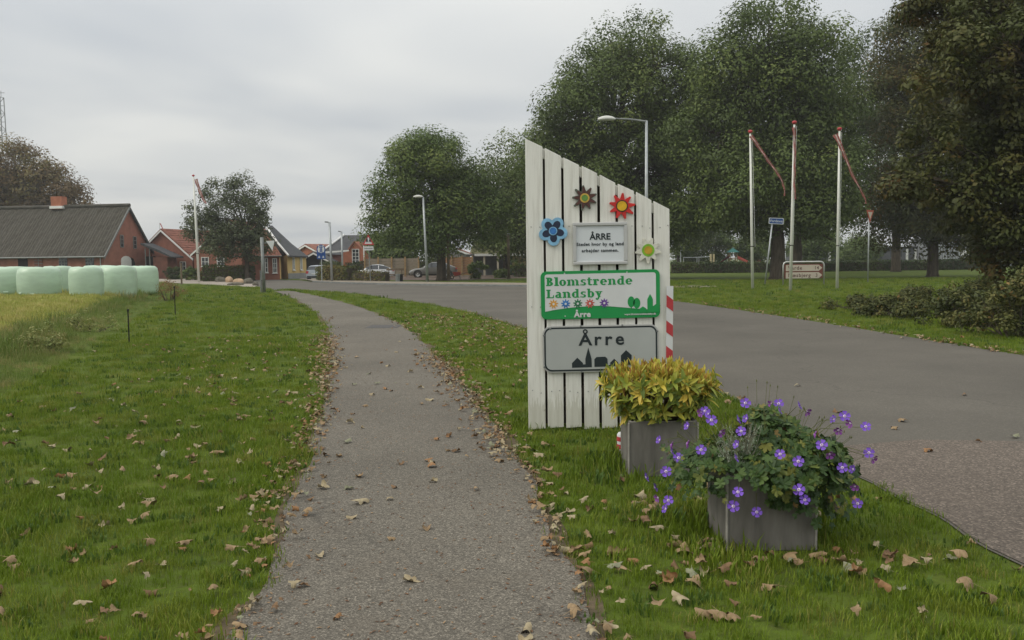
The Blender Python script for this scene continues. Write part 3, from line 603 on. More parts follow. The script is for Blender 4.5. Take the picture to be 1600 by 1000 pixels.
for r_ in range(rows):
    for j in range(int(fl / cw)):
        a = (r_ * rl); x = -w2 - ov + math.cos(an) * a; z = eave - ov * sl + math.sin(an) * a
        link('sheet', shm[random.randrange(3)], rf, (x, -.2 + j * cw, z + .13 + .0 * r_), (0, -an - .012, 0))
MB().tube([(0, -.3, ridge + .2), (0, fl, ridge + .2)], .2, 8).build('ridge_cap', M['roof_g'], fb)
MB().tube([(-w2 - ov - .08, -.3, eave - ov * sl + .05), (-w2 - ov - .08, fl, eave - ov * sl + .05)], .08, 8).build('gutter', M['galv_d'], fb)
MB().tube([(-w2 - .1, .35, eave - .25), (-w2 - .1, .35, 0)], .06, 6).build('downpipe', M['galv'], fb)
for s_ in (-1, 1): MB().prism([(0, ridge + .1), (0, ridge - .2), (s_ * (w2 + ov), eave - ov * sl - .2), (s_ * (w2 + ov), eave - ov * sl + .1)], -.32, -.252).build('bargeboard', M['galv_d'] if s_ < 0 else M['roof_d'], fb)
for x, z in ((-1.25, 4.0), (1.05, 3.9)): window(fb, x, z, .5, 1.25, 0, 3, 1, 'galv_d', sill=False)
dr = MB().prism([(-1.5, 0), (.3, 0), (.3, 2.0)] + [(-.6 + .9 * math.cos(a), 2.0 + .45 * math.sin(a)) for a in (.5, 1.05, 1.57, 2.1, 2.65)] + [(-1.5, 2.0)], -.04, .02).build('door', M['whitew'], fb)
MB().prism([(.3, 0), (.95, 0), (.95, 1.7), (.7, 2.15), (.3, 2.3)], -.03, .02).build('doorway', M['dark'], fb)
ch = MB().box((0, 8.0, ridge + .6), (.9, 1.25, 1.35)).build('chimney', M['brick_o'], fb); MB().box((0, 8.0, ridge + .12), (1.1, 1.5, .28)).build('flashing', M['whitew'], ch)
lw = bpy.data.objects.new('side_openings', None); 
# openings on the long left-hand wall (facing local -x)
def side_win(y, wd, h, z, mat, bars):
    o_ = MB().box((-w2 - .01, y, z), (.06, wd, h)).build('window' if bars else 'doorway', mat, fb)
    for i in range(1, bars): MB().box((-w2 - .05, y - wd / 2 + wd * i / bars, z), (.04, .05, h)).build('glazing_bar', M['galv_d'], o_)
    if bars:
        for i in range(1, 4): MB().box((-w2 - .052, y, z - h / 2 + h * i / 4), (.03, wd, .04)).build('glazing_bar', M['galv_d'], o_)
for y, kind in ((1.6, 1), (4.6, 1), (7.4, 2), (9.2, 0), (12.4, 2), (14.0, 0), (18, 1), (22, 1), (26, 0)):
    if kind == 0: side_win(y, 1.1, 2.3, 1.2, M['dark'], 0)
    else: side_win(y, .95, 1.2, 1.75, M['glass'] if kind == 1 else M['brick_d'], 3 if kind == 1 else 2)

# porch with dark lean-to roof between farm building and red-roofed house
q = Vector((XD(247, 92), 92, 0)); s92 = S(92)
o = thing('brick_porch', q, 'small brick porch with dark lean-to roof right of the farm gable', 'porch')
MB().box((.2, 1.4, 1.05), (1.5, 2.6, 2.5)).build('wall', M['brick_d'], o); MB().add([(-1.6, -.4, 2.9 + .9), (.2, -.4, 2.9 + .2), (1.6, -.4, 2.35), (1.6, 3, 2.35), (-1.6, 3, 3.8), (-1.6, -.4, 3.6), (1.6, -.4, 2.2), (1.6, 3, 2.2), (-1.6, 3, 3.6)], [(0, 1, 2, 3, 4), (5, 8, 7, 6), (0, 5, 6, 2, 1), (2, 6, 7, 3)]).build('roof', M['roof_d'], o)
for dx in (-1.2, -.75): MB().tube([(dx, -.25, 0), (dx, -.25, 3.2)], .06, 6).build('post', M['galv_d'], o)
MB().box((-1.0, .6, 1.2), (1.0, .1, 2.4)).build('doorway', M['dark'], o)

# red-roofed house with white bargeboards; roof slope faces right
D = 96.0; s_ = S(D)
cx_ = XD(256, D); hz = gable_house('red_roofed_house', 'brick house with red tiled roof and white bargeboards beside the farm', (cx_, D, 0), R(-16), 7.4, 9, 2.3, 1.55 + (412.5 - 360) / s_, M['brick'], M['roof_r'])
window(hz, .0, 1.3, .8, .95); window(hz, 2.5, 1.3, .7, .95)
def tile_rows(house, wd, ln, eave, ridge, over, sgn, rows, mat):
    w2 = wd / 2; sl = (ridge - eave) / w2; e = (sgn * (w2 + over), eave - over * sl); rf = [c_ for c_ in house.children if c_.name.startswith('roof')][0 if sgn < 0 else 1]
    for i in range(rows):
        f = (i + .5) / rows; x = e[0] * (1 - f); z = e[1] + (ridge - e[1]) * f
        MB().box((x, ln / 2, z + .19), (wd / 2 / rows * 1.1, ln + 2 * over, .05), (0, math.atan(sl) * sgn - .0, 0)).build('tile_course', mat, rf)
tile_rows(hz, 7.4, 9, 2.3, 1.55 + (412.5 - 360) / s_, .3, 1, 12, M['roof_r'])
o = thing('rooftop_antenna', (cx_ - .9, D + 1.5, 0), 'thin red and white antenna pennant above the red roof', 'antenna'); zt = 1.55 + 52 / s_
MB().tube([(0, 0, zt - 1.5), (0, 0, zt + .9)], .025, 6).build('mast', M['galv'], o); MB().add([(0, 0, zt + .9), (.12, 0, zt + .85), (.5, .05, zt - .05), (.42, .05, zt - .1), (0, .02, zt + .9), (.12, .02, zt + .85), (.5, .07, zt - .05), (.42, .07, zt - .1)], [(0, 1, 2, 3), (7, 6, 5, 4)]).build('pennant', M['p_dred'], o)

# brick house behind the tree
D = 93.0; s_ = S(D); cx_ = XD(361, D)
hz = gable_house('brick_house', 'wide red brick gabled house behind the dark airy tree', (cx_, D, 0), R(-2), 8.0, 9, 2.3 + .4, 1.55 + (411 - 345) / s_, M['brick'], M['roof_r'])
window(hz, -2.8, 1.75, .75, .95); window(hz, -1.1, 1.75, .75, .95); window(hz, 0.0, 3.75, 1.1, .95, rows=1)
# its lower brick wing with tiled roof, in front of the yellow house
D2 = 80.0; x0w, x1w = XD(380, D2), XD(436, D2); s2 = S(D2)
o = thing('house_wing', ((x0w + x1w) / 2, D2, 0), 'low brick wing with red tiled roof beside the yellow house', 'house', R(16)); hw = (x1w - x0w) / 2; ew = 1.55 + (411 - 399.5) / s2
MB().box((0, 2, ew / 2 - .1), (2 * hw, 4, ew + .2)).build('wall', M['brick'], o)
MB().add([(-hw - 1.2, -.35, ew), (hw + .2, -.35, ew), (hw + .2, 4.3, ew), (-hw - 1.2, 4.3, ew), (-hw + .3, 2, ew + 2.2), (.55, 2, ew + 2.2), (-hw - 1.2, -.35, ew - .12), (hw + .2, -.35, ew - .12), (hw + .2, 4.3, ew - .12), (-hw - 1.2, 4.3, ew - .12)], [(0, 1, 5, 4), (1, 2, 5), (2, 3, 4, 5), (3, 0, 4), (6, 9, 8, 7), (0, 6, 7, 1), (1, 7, 8, 2)]).build('roof', M['roof_r'], o)
MB().tube([(-hw - 1.2, -.42, ew - .05), (hw + .2, -.42, ew - .05)], .06, 6).build('gutter', M['galv_d'], o)
window(o, XD(416, D2) - o.location.x, 1.35, .2, 1.3, 0, 3, 1); window(o, XD(428.5, D2) - o.location.x, 1.3, .34, 1.3, 0, 3, 2); MB().box((XD(408.5, D2) - o.location.x, -.05, 1.05), (.1, .06, 2.2)).build('downpipe', M['whitew'], o)
# yellow house: near corner at column 449, eave wall receding to the right, gable to the left
yA = Vector((XD(449, 82), 82, 0)); yB = Vector((XD(478.5, 86), 86, 0)); yC = Vector((XD(422, 88.5), 88.5, 0))
o = thing('yellow_house', yA, 'yellow rendered house with steep dark half-hipped roof at the junction', 'house')
zE = P(450, 399, 82).z; B_ = yB - yA; C_ = yC - yA; E_ = B_ + C_; up = Vector((0, 0, zE)); zz0 = Vector((0, 0, -.2))
MB().add([zz0, B_ + zz0, E_ + zz0, C_ + zz0, up, B_ + up, E_ + up, C_ + up], [(0, 1, 5, 4), (1, 2, 6, 5), (2, 3, 7, 6), (3, 0, 4, 7)]).build('wall', M['yellow'], o)
R1 = P(417.5, 355, 85.5) - yA; R2 = P(425, 352, 88.5) - yA; eA = P(452, 399.3, 81.6) - yA; eB = P(481.5, 400.5, 86.2) - yA; eC = C_ + up + Vector((-.6, .3, -.1)); eE = E_ + up + Vector((.5, .5, 0)); dn = Vector((0, 0, -.14))
mA = P(436, 380, 83.4) - yA; mB = P(456, 381, 87.3) - yA          # slight bell-cast in the slope
MB().add([eA, eB, R2, R1, eC, eE, mA, mB, eA + dn, eB + dn, eC + dn, eE + dn], [(0, 1, 7, 6), (6, 7, 2, 3), (1, 5, 2, 7), (3, 2, 5, 4), (0, 6, 3, 4), (8, 9, 1, 0), (9, 11, 5, 1), (8, 10, 11, 9)]).build('roof', M['roof_d'], o)
MB().tube([R1 + Vector((-.05, -.1, .05)), mA + Vector((-.08, -.12, .02)), eA + Vector((-.05, -.1, 0))], .10, 6).build('bargeboard', M['whitew'], o)
wu = B_.normalized(); wn = Vector((wu.y, -wu.x, 0)); wm = Matrix((wu, -wn, Vector((0, 0, 1)))).transposed().to_4x4()
for f in (.30, .70):
    w_ob = window(o, 0, 0, .36, 1.15, 0, 1, 2); w_ob.matrix_local = Matrix.Translation(B_ * f + Vector((0, 0, 1.45))) @ wm
pz = Vector((0, 0, .55)); k_ = 1.012; MB().add([C_ * k_ + wn * .04, wn * .05 - C_ * .012, B_ * k_ + wn * .05, C_ * k_ + wn * .04 + pz, wn * .05 - C_ * .012 + pz, B_ * k_ + wn * .05 + pz], [(0, 1, 4, 3), (1, 2, 5, 4)]).build('plinth', M['plinth'], o)
# carport, small roofs behind the silver car
D = 104.0; s_ = S(D)
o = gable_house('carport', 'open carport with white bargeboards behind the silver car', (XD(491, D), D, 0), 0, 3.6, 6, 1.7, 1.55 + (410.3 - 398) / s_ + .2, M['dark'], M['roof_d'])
D = 118.0; s_ = S(D)
o = gable_house('small_house', 'small brown-roofed house with white gable between yellow and dark-roofed houses', (XD(480, D), D, 0), R(-35), 6, 9, 2.7, 1.55 + (410 - 383) / s_, M['brick_o'], M['roof_r'])
# dark-roofed large house: ridge runs along x
D = 108.0; s_ = S(D)
x0, x1 = XD(498, D), XD(582, D); rdg = 1.55 + (409.5 - 366) / s_
o = thing('dark_roofed_house', ((x0 + x1) / 2, D, 0), 'large house with dark slate roof behind the blue path sign', 'house'); hw = (x1 - x0) / 2
MB().box((0, 4, 1.2), (2 * hw - .6, 8, 3.0)).build('wall', M['brick_d'], o)
MB().add([(-hw, -.4, 2.5), (hw, -.4, 2.5), (hw, 8.4, 2.5), (-hw, 8.4, 2.5), (-hw + 2.6, 4, rdg), (hw, 4, rdg)], [(0, 1, 5, 4), (1, 2, 5), (2, 3, 4, 5), (3, 0, 4), (0, 3, 2, 1)]).build('roof', M['roof_d'], o)
MB().tube([(-hw - .1, -.5, 2.5), (-hw + 2.5, 3.9, rdg + .05)], .12, 6).build('bargeboard', M['whitew'], o)
D = 98.0; s_ = S(D); x0, x1 = XD(535, D), XD(577, D); cxx = (x0 + x1) / 2
o = thing('orange_gable', (cxx, D, 0), 'orange brick gable with tall white lattice window behind the hedge', 'house'); hw = (x1 - x0) / 2; tp = 1.55 + (409.5 - 379.5) / s_
MB().prism([(-hw, -.2), (hw, -.2), (hw, 1.9), (hw * .75, 2.5), (-.1, tp), (-hw * .5, tp - .9), (-hw, 2.6)], 0, 5).build('wall', M['brick_o'], o)
window(o, -.0, 2.0, .75, 2.0, 0, 5, 2, sill=False); MB().box((hw * .62, -.05, 1.9), (.13, .06, 3.0)).build('downpipe', M['whitew'], o)
MB().prism([(-hw * .5, tp - .85), (-.1, tp + .05), (-.1, tp + .2), (-hw * .55, tp - .7)], -.3, 5.2).build('roof', M['roof_r'], o); MB().prism([(-.1, tp + .05), (hw + .25, 1.75), (hw + .25, 1.9), (-.1, tp + .2)], -.02, 5.2).build('roof', M['brick_o'], o)
MB().prism([(-hw - 2.2, 2.55), (-hw * .45, tp - .95), (-hw * .45, tp - .8), (-hw - 2.2, 2.75)], -.5, -.3).build('bargeboard', M['whitew'], o)
# sheds and shelter behind the round tree
D = 100; s_ = S(D)
o = gable_house('red_gabled_shed', 'shed with red roof edge behind the tree trunk and grey car', (XD(700, D), D, 0), 0, 4.6, 6, 2.4, 1.55 + (408 - 385) / s_, mk('shed_grey', (.30, .29, .27), .9, .1, 2), M['roof_r'])
o = thing('pale_shelter', (XD(785, 92), 92, 0), 'low shelter with grey wall, white fascia and cream posts', 'shelter'); s_ = S(92)
x0, x1 = XD(736, 92) - o.location.x, XD(850, 92) - o.location.x; zt = 1.55 + (407 - 398) / s_
MB().box(((x0 + x1) / 2, 2.5, 1.1), (x1 - x0 - .3, .2, 2.2)).build('wall', mk('wall_grey', (.20, .215, .23), .9, .1, 2), o); MB().box(((x0 + x1) / 2, .9, zt), (x1 - x0 + 1, 3.4, .16)).build('roof', M['roof_d'], o)
MB().box(((x0 + x1) / 2 + .4, -.84, zt), (x1 - x0, .06, .24)).build('fascia', M['whitew'], o)
for px in (757, 778): MB().box((XD(px, 92) - o.location.x, -.6, zt / 2 - .05), (.2, .2, zt)).build('post', mk('cream_post', (.55, .5, .38), .8, .1, 3), o)
ysl = mk('yellow_slat', (.48, .40, .2), .8, .12, 4); xa, xb_ = XD(800, 92) - o.location.x, XD(850, 92) - o.location.x; n_ = 9
for i in range(n_): MB().box((xa + (xb_ - xa) * (i + .5) / n_, -.3, zt / 2 + .1), ((xb_ - xa) / n_ * .86, .05, zt - .3)).build('slat', ysl, o)
o = thing('mossy_roof_building', (XD(790, 108), 108, 0), 'building with olive mossy roof behind the shelter', 'building'); s_ = S(108)
MB().box((0, 3, 1.2), (8.5, 5, 2.6)).build('wall', M['plinth'], o); MB().add([(-4.5, 0, 2.4), (4.5, 0, 2.4), (4.5, 6, 2.4), (-4.5, 6, 2.4), (-4, 3, 4.2), (4, 3, 4.2)], [(0, 1, 5, 4), (1, 2, 5), (2, 3, 4, 5), (3, 0, 4)]).build('roof', mk('moss_roof', (.10, .095, .045), .95, .25, 2), o)
# timber fences
def fence(label, px0, px1, D, pt, pb, npan, nplank, mat):
    x0, x1 = XD(px0, D), XD(px1, D); s_ = S(D); o = thing('timber_fence', (x0, D, 0), label, 'fence'); h = 1.55 + (408 - pt) / s_; wp = (x1 - x0) / npan; ph = (h - .15) / nplank
    pl = MB().box((0, 0, 0), (wp - .06, .03, ph * .94)).mesh('plank', mat); po = MB().box((0, 0, 0), (.15, .13, h + .2)).mesh('post', mk('fence_post', (.34, .23, .11), .85, .2, 3))
    for i in range(npan + 1): link('post', po, o, (i * wp, -.04, h / 2))
    for i in range(npan):
        for j in range(nplank): link('plank', pl, o, ((i + .5) * wp, .06 + random.uniform(-.01, .01), .1 + (j + .5) * ph))
fence('timber panel fence with posts behind the white car', 570, 654, 88, 402, 432, 4, 6, mk('fence_board', (.27, .225, .165), .9, .15, 3, stretch=(1, 1, 6)))
fence('orange-brown timber fence right of the round tree trunk', 690, 738, 90, 401, 432, 3, 7, mk('fence_board_o', (.34, .19, .09), .9, .25, 2, stretch=(1, 1, 6)))
# grey halls at the right
o = thing('grey_hall', (XD(1360, 128), 128, 0), 'low dark grey hall behind the right-hand hedge', 'building')
MB().box((0, 4, 1.3), (20, 8, 3.0)).build('wall', mk('hall_wall', (.10, .105, .115), .9, .12, 1), o); MB().box((0, 4, 2.9), (20.4, 8.4, .2)).build('roof', M['roof_d'], o)
for px in (1296, 1344, 1417, 1430): MB().box((XD(px, 128) - o.location.x, -.06, 1.3), (.32, .1, 2.7)).build('door_frame', M['whitew'], o)
for px in (1300, 1350, 1400): MB().box((XD(px, 128) - o.location.x, -.03, 1.9), (1.6, .05, .8)).build('window', M['glass'], o)
o = thing('clad_hall', (XD(1525, 122), 122, 0), 'pale grey hall clad in vertical sheeting on the far right', 'building'); s_ = S(122); zt = 1.55 + (399.5 - 373) / s_
MB().box((0, 4, zt / 2), (11, 8, zt)).build('wall', mk('clad_back', (.19, .20, .205), .8, .1, 2), o); cl = MB().box((0, 0, 0), (.24, .08, zt - .1)).mesh('cladding_sheet', mk('cladding', (.30, .315, .325), .7, .12, 2))
for i in range(30): link('cladding_sheet', cl, o, (-5.3 + i * .366, -.05, zt / 2))
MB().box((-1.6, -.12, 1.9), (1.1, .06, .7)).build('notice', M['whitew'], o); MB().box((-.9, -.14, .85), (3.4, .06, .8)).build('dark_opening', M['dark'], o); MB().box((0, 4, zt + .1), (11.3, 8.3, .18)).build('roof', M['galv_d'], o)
o = thing('striped_hut', (XD(1185, 126), 126, 0), 'small hut with red and white wall behind the first flagpole', 'hut')
MB().box((0, 1.5, 1.2), (2.4, 3, 2.4)).build('wall', M['whitew'], o); MB().box((.1, -.03, 1.2), (.5, .05, 2.3)).build('door', M['p_dred'], o); MB().box((0, 1.5, 2.5), (2.8, 3.4, .2)).build('roof', M['roof_d'], o)
# playground
s_ = S(112)
o = thing('playground_slide', (XD(1145, 112), 112, 0), 'orange-red playground slide tower behind the hedge', 'slide')
for i in range(2): MB().add([(-2.6 + i * .0, -.3, .3), (-2.6, .3, .3), (-.4, .3, 1.75), (-.4, -.3, 1.75), (-2.6, -.36, .55), (-2.6, -.3, .55), (-.4, -.3, 2.0), (-.4, -.36, 2.0)], [(0, 1, 2, 3), (0, 3, 6, 5), (4, 5, 6, 7)]).build('chute' if i == 0 else 'side_rail', M['p_dred'], o)
MB().box((0, 0, 1.55), (1.0, 1.0, .12)).build('platform', M['wood'], o); MB().add([(-.7, -.7, 2.3), (.7, -.7, 2.3), (.7, .7, 2.3), (-.7, .7, 2.3), (0, 0, 2.9)], [(0, 1, 4), (1, 2, 4), (2, 3, 4), (3, 0, 4)]).build('roof', mk('slide_green', (.02, .12, .10), .6, .1, 3), o)
MB().add([(.5, -.3, 1.5), (.5, .3, 1.5), (1.9, .3, .9), (1.9, -.3, .9), (.5, -.3, 1.9), (1.9, -.3, 1.2)], [(0, 1, 2, 3), (0, 3, 5, 4)]).build('ramp', M['p_dred'], o)
for dx in (-.45, .45):
    for dy in (-.45, .45): MB().box((dx, dy, 1.15), (.1, .1, 2.3)).build('post', M['wood'], o)
o = thing('climbing_bars', (XD(1089, 110), 110, 0), 'pale metal play frame left of the playground slide', 'climbing bars'); zt = 1.55 + .15
MB().tube([(-1.7, 0, 0), (-1.7, 0, zt), (0.1, 0, zt), (1.6, 0, zt + .05)], .05, 6).build('top_bar', M['galv'], o)
for x in (.0, .25): MB().tube([(x, 0, 0), (x, 0, zt)], .05, 6).build('post', M['galv'], o)
o = thing('timber_gatepost', (XD(1112, 110), 110, 0), 'pair of pale timber posts beside the play frame', 'post')
for x in (-.12, .25): MB().box((x, 0, 1.0), (.2, .2, 2.2)).build('post', mk('pale_timber', (.5, .42, .25), .8, .15, 3), o)
o = thing('thin_grey_pole', (XD(1063.5, 96), 96, 0), 'thin grey pole just right of the sign board behind hedge', 'pole'); MB().tube([(0, 0, -.1), (0, 0, 2.4)], [.07, .06], 8).build('shaft', M['galv'], o); MB().box((.0, 0, 2.44), (.3, .12, .08)).build('head', M['galv'], o)
# radio mast
D = 170; s_ = S(D); o = thing('radio_mast', (XD(11, D), D, 0), 'grey steel lattice mast rising behind the brown tree', 'mast'); zt = 1.55 + (415 - 156) / s_; hw = .75
for sx_ in (-1, 1):
    for sy_ in (-1, 1): MB().tube([(sx_ * hw * 1.3, sy_ * hw * 1.3, 0), (sx_ * hw * .85, sy_ * hw * .85, zt)], .09, 5).build('leg', M['galv_d'], o)
n_ = 22; br = MB()
for i in range(n_):
    z0, z1 = zt * i / n_, zt * (i + 1) / n_; r0, r1 = hw * (1.3 - .45 * i / n_), hw * (1.3 - .45 * (i + 1) / n_); f = 1 if i % 2 else -1
    for sy_ in (-1, 1): br.tube([(-f * r0, sy_ * r0, z0), (f * r1, sy_ * r1, z1)], .06, 4); br.tube([(-r1, sy_ * r1, z1), (r1, sy_ * r1, z1)], .05, 4)
br.build('bracing', M['galv_d'], o); MB().tube([(-1.2, 0, zt + .8), (1.2, 0, zt + .8)], .05, 5).build('antenna', M['galv_d'], o); MB().tube([(.5, 0, zt), (.5, 0, zt + 1.2)], .05, 5).build('antenna', M['galv_d'], o)

# ------------------------------------------------------------------ bales, boulders, posts
def bale(px, py, wpx, hpx, lb, dz=0, rz=0):
    q = G(px, py); s_ = S(q.y); r = wpx / s_ / 2; h = hpx / s_
    o = thing('wrapped_bale', q, lb, 'bale', rz, 'wrapped bales in the field')
    b_ = MB(); pr = [(0, -.03), (r * .93, -.03), (r * .99, h * .12), (r * 1.02, h * .45), (r * 1.0, h * .78), (r * .95, h * .92), (r * .82, h * .985), (r * .4, h * 1.0), (0, h * .985)]
    b_.lathe(pr, 28); b_.v = [(x * (1 + .02 * math.sin(5 * math.atan2(y, x) + px)), y, z * (1 + .015 * math.sin(3 * math.atan2(y, x) + px))) for x, y, z in b_.v]; b_.build('wrap', M['bale'], o, True)
    t_ = MB()
    for k in range(2): a = random.uniform(3.6, 5.8); z = h * random.uniform(.06, .2); t_.add([(1.03 * r * math.cos(a), 1.03 * r * math.sin(a), z), (1.035 * r * math.cos(a + .2), 1.035 * r * math.sin(a + .2), z + .01), (1.03 * r * math.cos(a + .18), 1.05 * r * math.sin(a + .18), z - .05), (1.04 * r * math.cos(a + .02), 1.04 * r * math.sin(a + .02), z - .04)], [(0, 1, 2, 3)])
    t_.build('loose_film', M['bale'], o); return o
bale(15, 461, 74, 44, 'pale green wrapped bale cut by the left picture edge')
bale(62, 462.5, 62, 45, 'wide wrapped bale, second from the left picture edge in front')
bale(92, 457, 46, 41, 'wrapped bale standing behind the second and third front bales')
bale(136, 463, 50, 46, 'wrapped bale left of the rightmost pair, dark mark on top')
bale(186, 462, 54, 47, 'front bale of the rightmost pair')
bale(222, 457, 50, 42, 'rearmost bale at the right end of the row')
bale(160, 455, 56, 40, 'wrapped bale mostly hidden behind the rightmost front bales')
def boulder(px, py, wpx, hpx, mat, lb, seed):
    q = G(px, py); s_ = S(q.y); bm = bmesh.new(); bmesh.ops.create_icosphere(bm, subdivisions=3, radius=1); rr = random.Random(seed)
    ks = [(Vector((rr.gauss(0, 1), rr.gauss(0, 1), rr.gauss(0, 1))).normalized(), rr.uniform(.6, .9)) for _ in range(9)]
    for v in bm.verts:
        for n_, d in ks:
            e = v.co.dot(n_) - d
            if e > 0: v.co -= n_ * e * .85
        v.co += v.co.normalized() * rr.uniform(-.025, .025)
        v.co.x *= wpx / 2 / s_; v.co.z *= hpx / 1.5 / s_; v.co.y *= wpx / 2.6 / s_
    me = bpy.data.meshes.new('boulder'); bm.to_mesh(me); bm.free(); me.materials.append(mat); me.polygons.foreach_set('use_smooth', [True] * len(me.polygons))
    o = link('boulder', me, loc=q + Vector((0, 0, hpx * .3 / s_))); tag(o, lb, 'boulder', 'boulders on the gravel patch')
boulder(345, 440.5, 18, 9, M['stone_g'], 'dark brown boulder at the left of the stone row', 1)
boulder(358, 441.5, 13, 10, M['stone_p'], 'upright pinkish boulder in the stone row', 2)
boulder(373, 442.5, 18, 8, M['stone_p'], 'flat pinkish boulder in the middle of the stone row', 3)
boulder(368, 445.5, 26, 5, M['stone_g'], 'low dark slab lying under the pinkish boulders', 4)
boulder(389, 443.5, 19, 11, M['stone_g'], 'large rough grey boulder at the right of the stone row', 5)
boulder(400, 446.5, 11, 7, M['stone_g'], 'small grey boulder at the far right of the stone row', 6)
def post(name, px, py, top, r, mat, lb, lean=0, cat='post', capm=None):
    q = G(px, py); h = (py - top) / S(q.y); o = thing(name, q, lb, cat); MB().tube([(0, 0, -.05), (lean * h, 0, h)], [r, r * .9], 8).build('shaft', mat, o)
    if capm: MB().lathe([(0, h + .02), (r * 1.6, h + .01), (r * 1.6, h - .03), (0, h - .04)], 8).build('insulator', capm, o)
    return o
post('fence_stake', 202, 537, 484, .014, M['dark'], 'thin dark fence stake nearest the camera on the field bank', 0, 'stake', M['dark'])
post('fence_stake', 274, 492, 448, .016, M['dark'], 'thin dark fence stake further along the field bank', 0, 'stake', M['dark'])
post('wooden_stake', 284, 446, 411, .07, M['wood_post'], 'weathered wooden stake in front of the dark shrubs', 0, 'stake')

# ------------------------------------------------------------------ lamps, poles, signs
def lamp(px, py, top, lb, arm, headw, r=.075, lean=0, style='arm'):
    q = G(px, py); s_ = S(q.y); h = (py - top) / s_; o = thing('street_lamp', q, lb, 'street lamp')
    MB().tube([(0, 0, -.1), (lean * h * .5, 0, h * .5), (lean * h, 0, h)], [r * 1.2, r, r * .8], 10).build('pole', M['galv'], o, True); a = arm / s_; hw = headw / s_; x = lean * h
    if style == 'arm': MB().tube([(x + .02, 0, h - .05), (x - a * .5, 0, h + .07), (x - a, 0, h + .12)], [r * .7, r * .55, r * .5], 8).build('arm', M['galv_d'], o)
    z = h + (.12 if style == 'arm' else .06); hd = MB(); n_ = 9; v = []; f = []
    for i in range(n_):
        t_ = i / (n_ - 1); hh = hw * (.03 + .27 * math.sin(math.pi * min(1, t_ * .75 + .12)) ** .9 * (1 if t_ < .97 else .8)) ; wy = hw * .22 * math.sin(math.pi * (.1 + .75 * t_)) + .02
        for k in range(8): th = math.pi * k / 7; v.append((x - a - hw + hw * t_, wy * math.cos(th), z - .06 + hh * math.sin(th) * .8))
    for i in range(n_ - 1):
        for k in range(7): f.append((i * 8 + k, i * 8 + k + 1, i * 8 + k + 9, i * 8 + k + 8))
        f.append((i * 8 + 7, i * 8, i * 8 + 8, i * 8 + 15))
    f += [tuple(range(8)), tuple((n_ - 1) * 8 + k for k in reversed(range(8)))]
    h_ = hd.add(v, f).build('lamp_head', mk('lamp_shell', (.55, .55, .50), .4, .05, 3), o, True); MB().box((x - a - hw * .5, 0, z - .075), (hw * .7, hw * .25, .05)).build('lens', mk('lamp_lens', (.45, .45, .36), .2, .05, 3), h_)
    return o
lamp(1010, 452, 192, 'tall grey street lamp with curved arm behind the sign board', 48, 27, .085)
lamp(668, 441, 309, 'slim street lamp with white head before the round tree', 0, 15, .09, -.035, 'top')
def flatlamp(px, py, top, lb, aw, r=.07, lean=0):
    q = G(px, py); s_ = S(q.y); h = (py - top) / s_; o = thing('street_lamp', q, lb, 'street lamp'); MB().tube([(0, 0, -.1), (lean * h, 0, h)], [r * 1.2, r], 8).build('pole', M['galv'], o, True); a = aw / s_
    MB().tube([(lean * h, 0, h - .05), (lean * h - a * .35, 0, h)], .04, 6).build('arm', M['galv_d'], o); MB().box((lean * h - a * .65, 0, h), (a * .7, .22, .09), (0, .08, 0)).build('lamp_head', M['galv_d'], o)
flatlamp(519, 441, 347.5, 'thin flat-headed street lamp by the clipped hedge', 7, .085, -.02)
flatlamp(535.5, 435, 362, 'smaller distant flat-headed street lamp before the dark roof', 5, .08)
# grey post with white triangular sign seen from behind
q = G(413, 457); s_ = S(q.y); o = thing('sign_post', q, 'grey steel post with white triangle sign by the footpath end', 'sign'); h = (457 - 371) / s_
MB().tube([(0, 0, -.1), (-.05, 0, h)], [.09, .085], 10).build('post', M['galv_d'], o, True); MB().tube([(-.16, 0, -.1), (-.17, 0, h * .4)], .04, 8).build('stub_post', M['galv_d'], o)
zz = h - .2; MB().prism([(.18, zz), (.62, zz + .02), (.5, zz - .52)], -.02, .0).build('sign_plate', M['sign_w'], o); MB().box((.1, .02, zz - .1), (.3, .03, .05)).build('bracket', M['galv_d'], o)

def flagpole(px, py, top, lb, lean=0, r=.075):
    q = G(px, py); s_ = S(q.y); h = (py - top) / s_; o = thing('flagpole', q, lb, 'flagpole', group='white flagpoles')
    MB().tube([(0, 0, -.1), (lean * h * .5, 0, h * .5), (lean * h, 0, h - .15)], [r, r * .85, r * .6], 12).build('pole', M['pole'], o, True)
    MB().lathe([(0, h - .13), (.05, h - .13), (.10, h - .08), (.115, h - .04), (.10, h + .0), (.04, h + .03), (0, h + .035)], 12, c=(lean * h, 0, 0)).build('finial', M['red'], o, True)
    MB().lathe([(r * .95, h * .27), (r * 1.12, h * .27), (r * 1.12, h * .275), (r * .95, h * .275)], 10, c=(lean * h * .27, 0, 0)).build('cleat', M['dark'], o)
    MB().tube([(lean * h + .1, -.02, h - .2), (r + .02, -.02, h * .27)], .008, 4).build('halyard', M['whitew'], o)
    return q, s_
penm = mk('pennant_red', (.33, .11, .10), .85, .15, 5); penw = mk('pennant_white', (.60, .48, .42), .85, .12, 5)
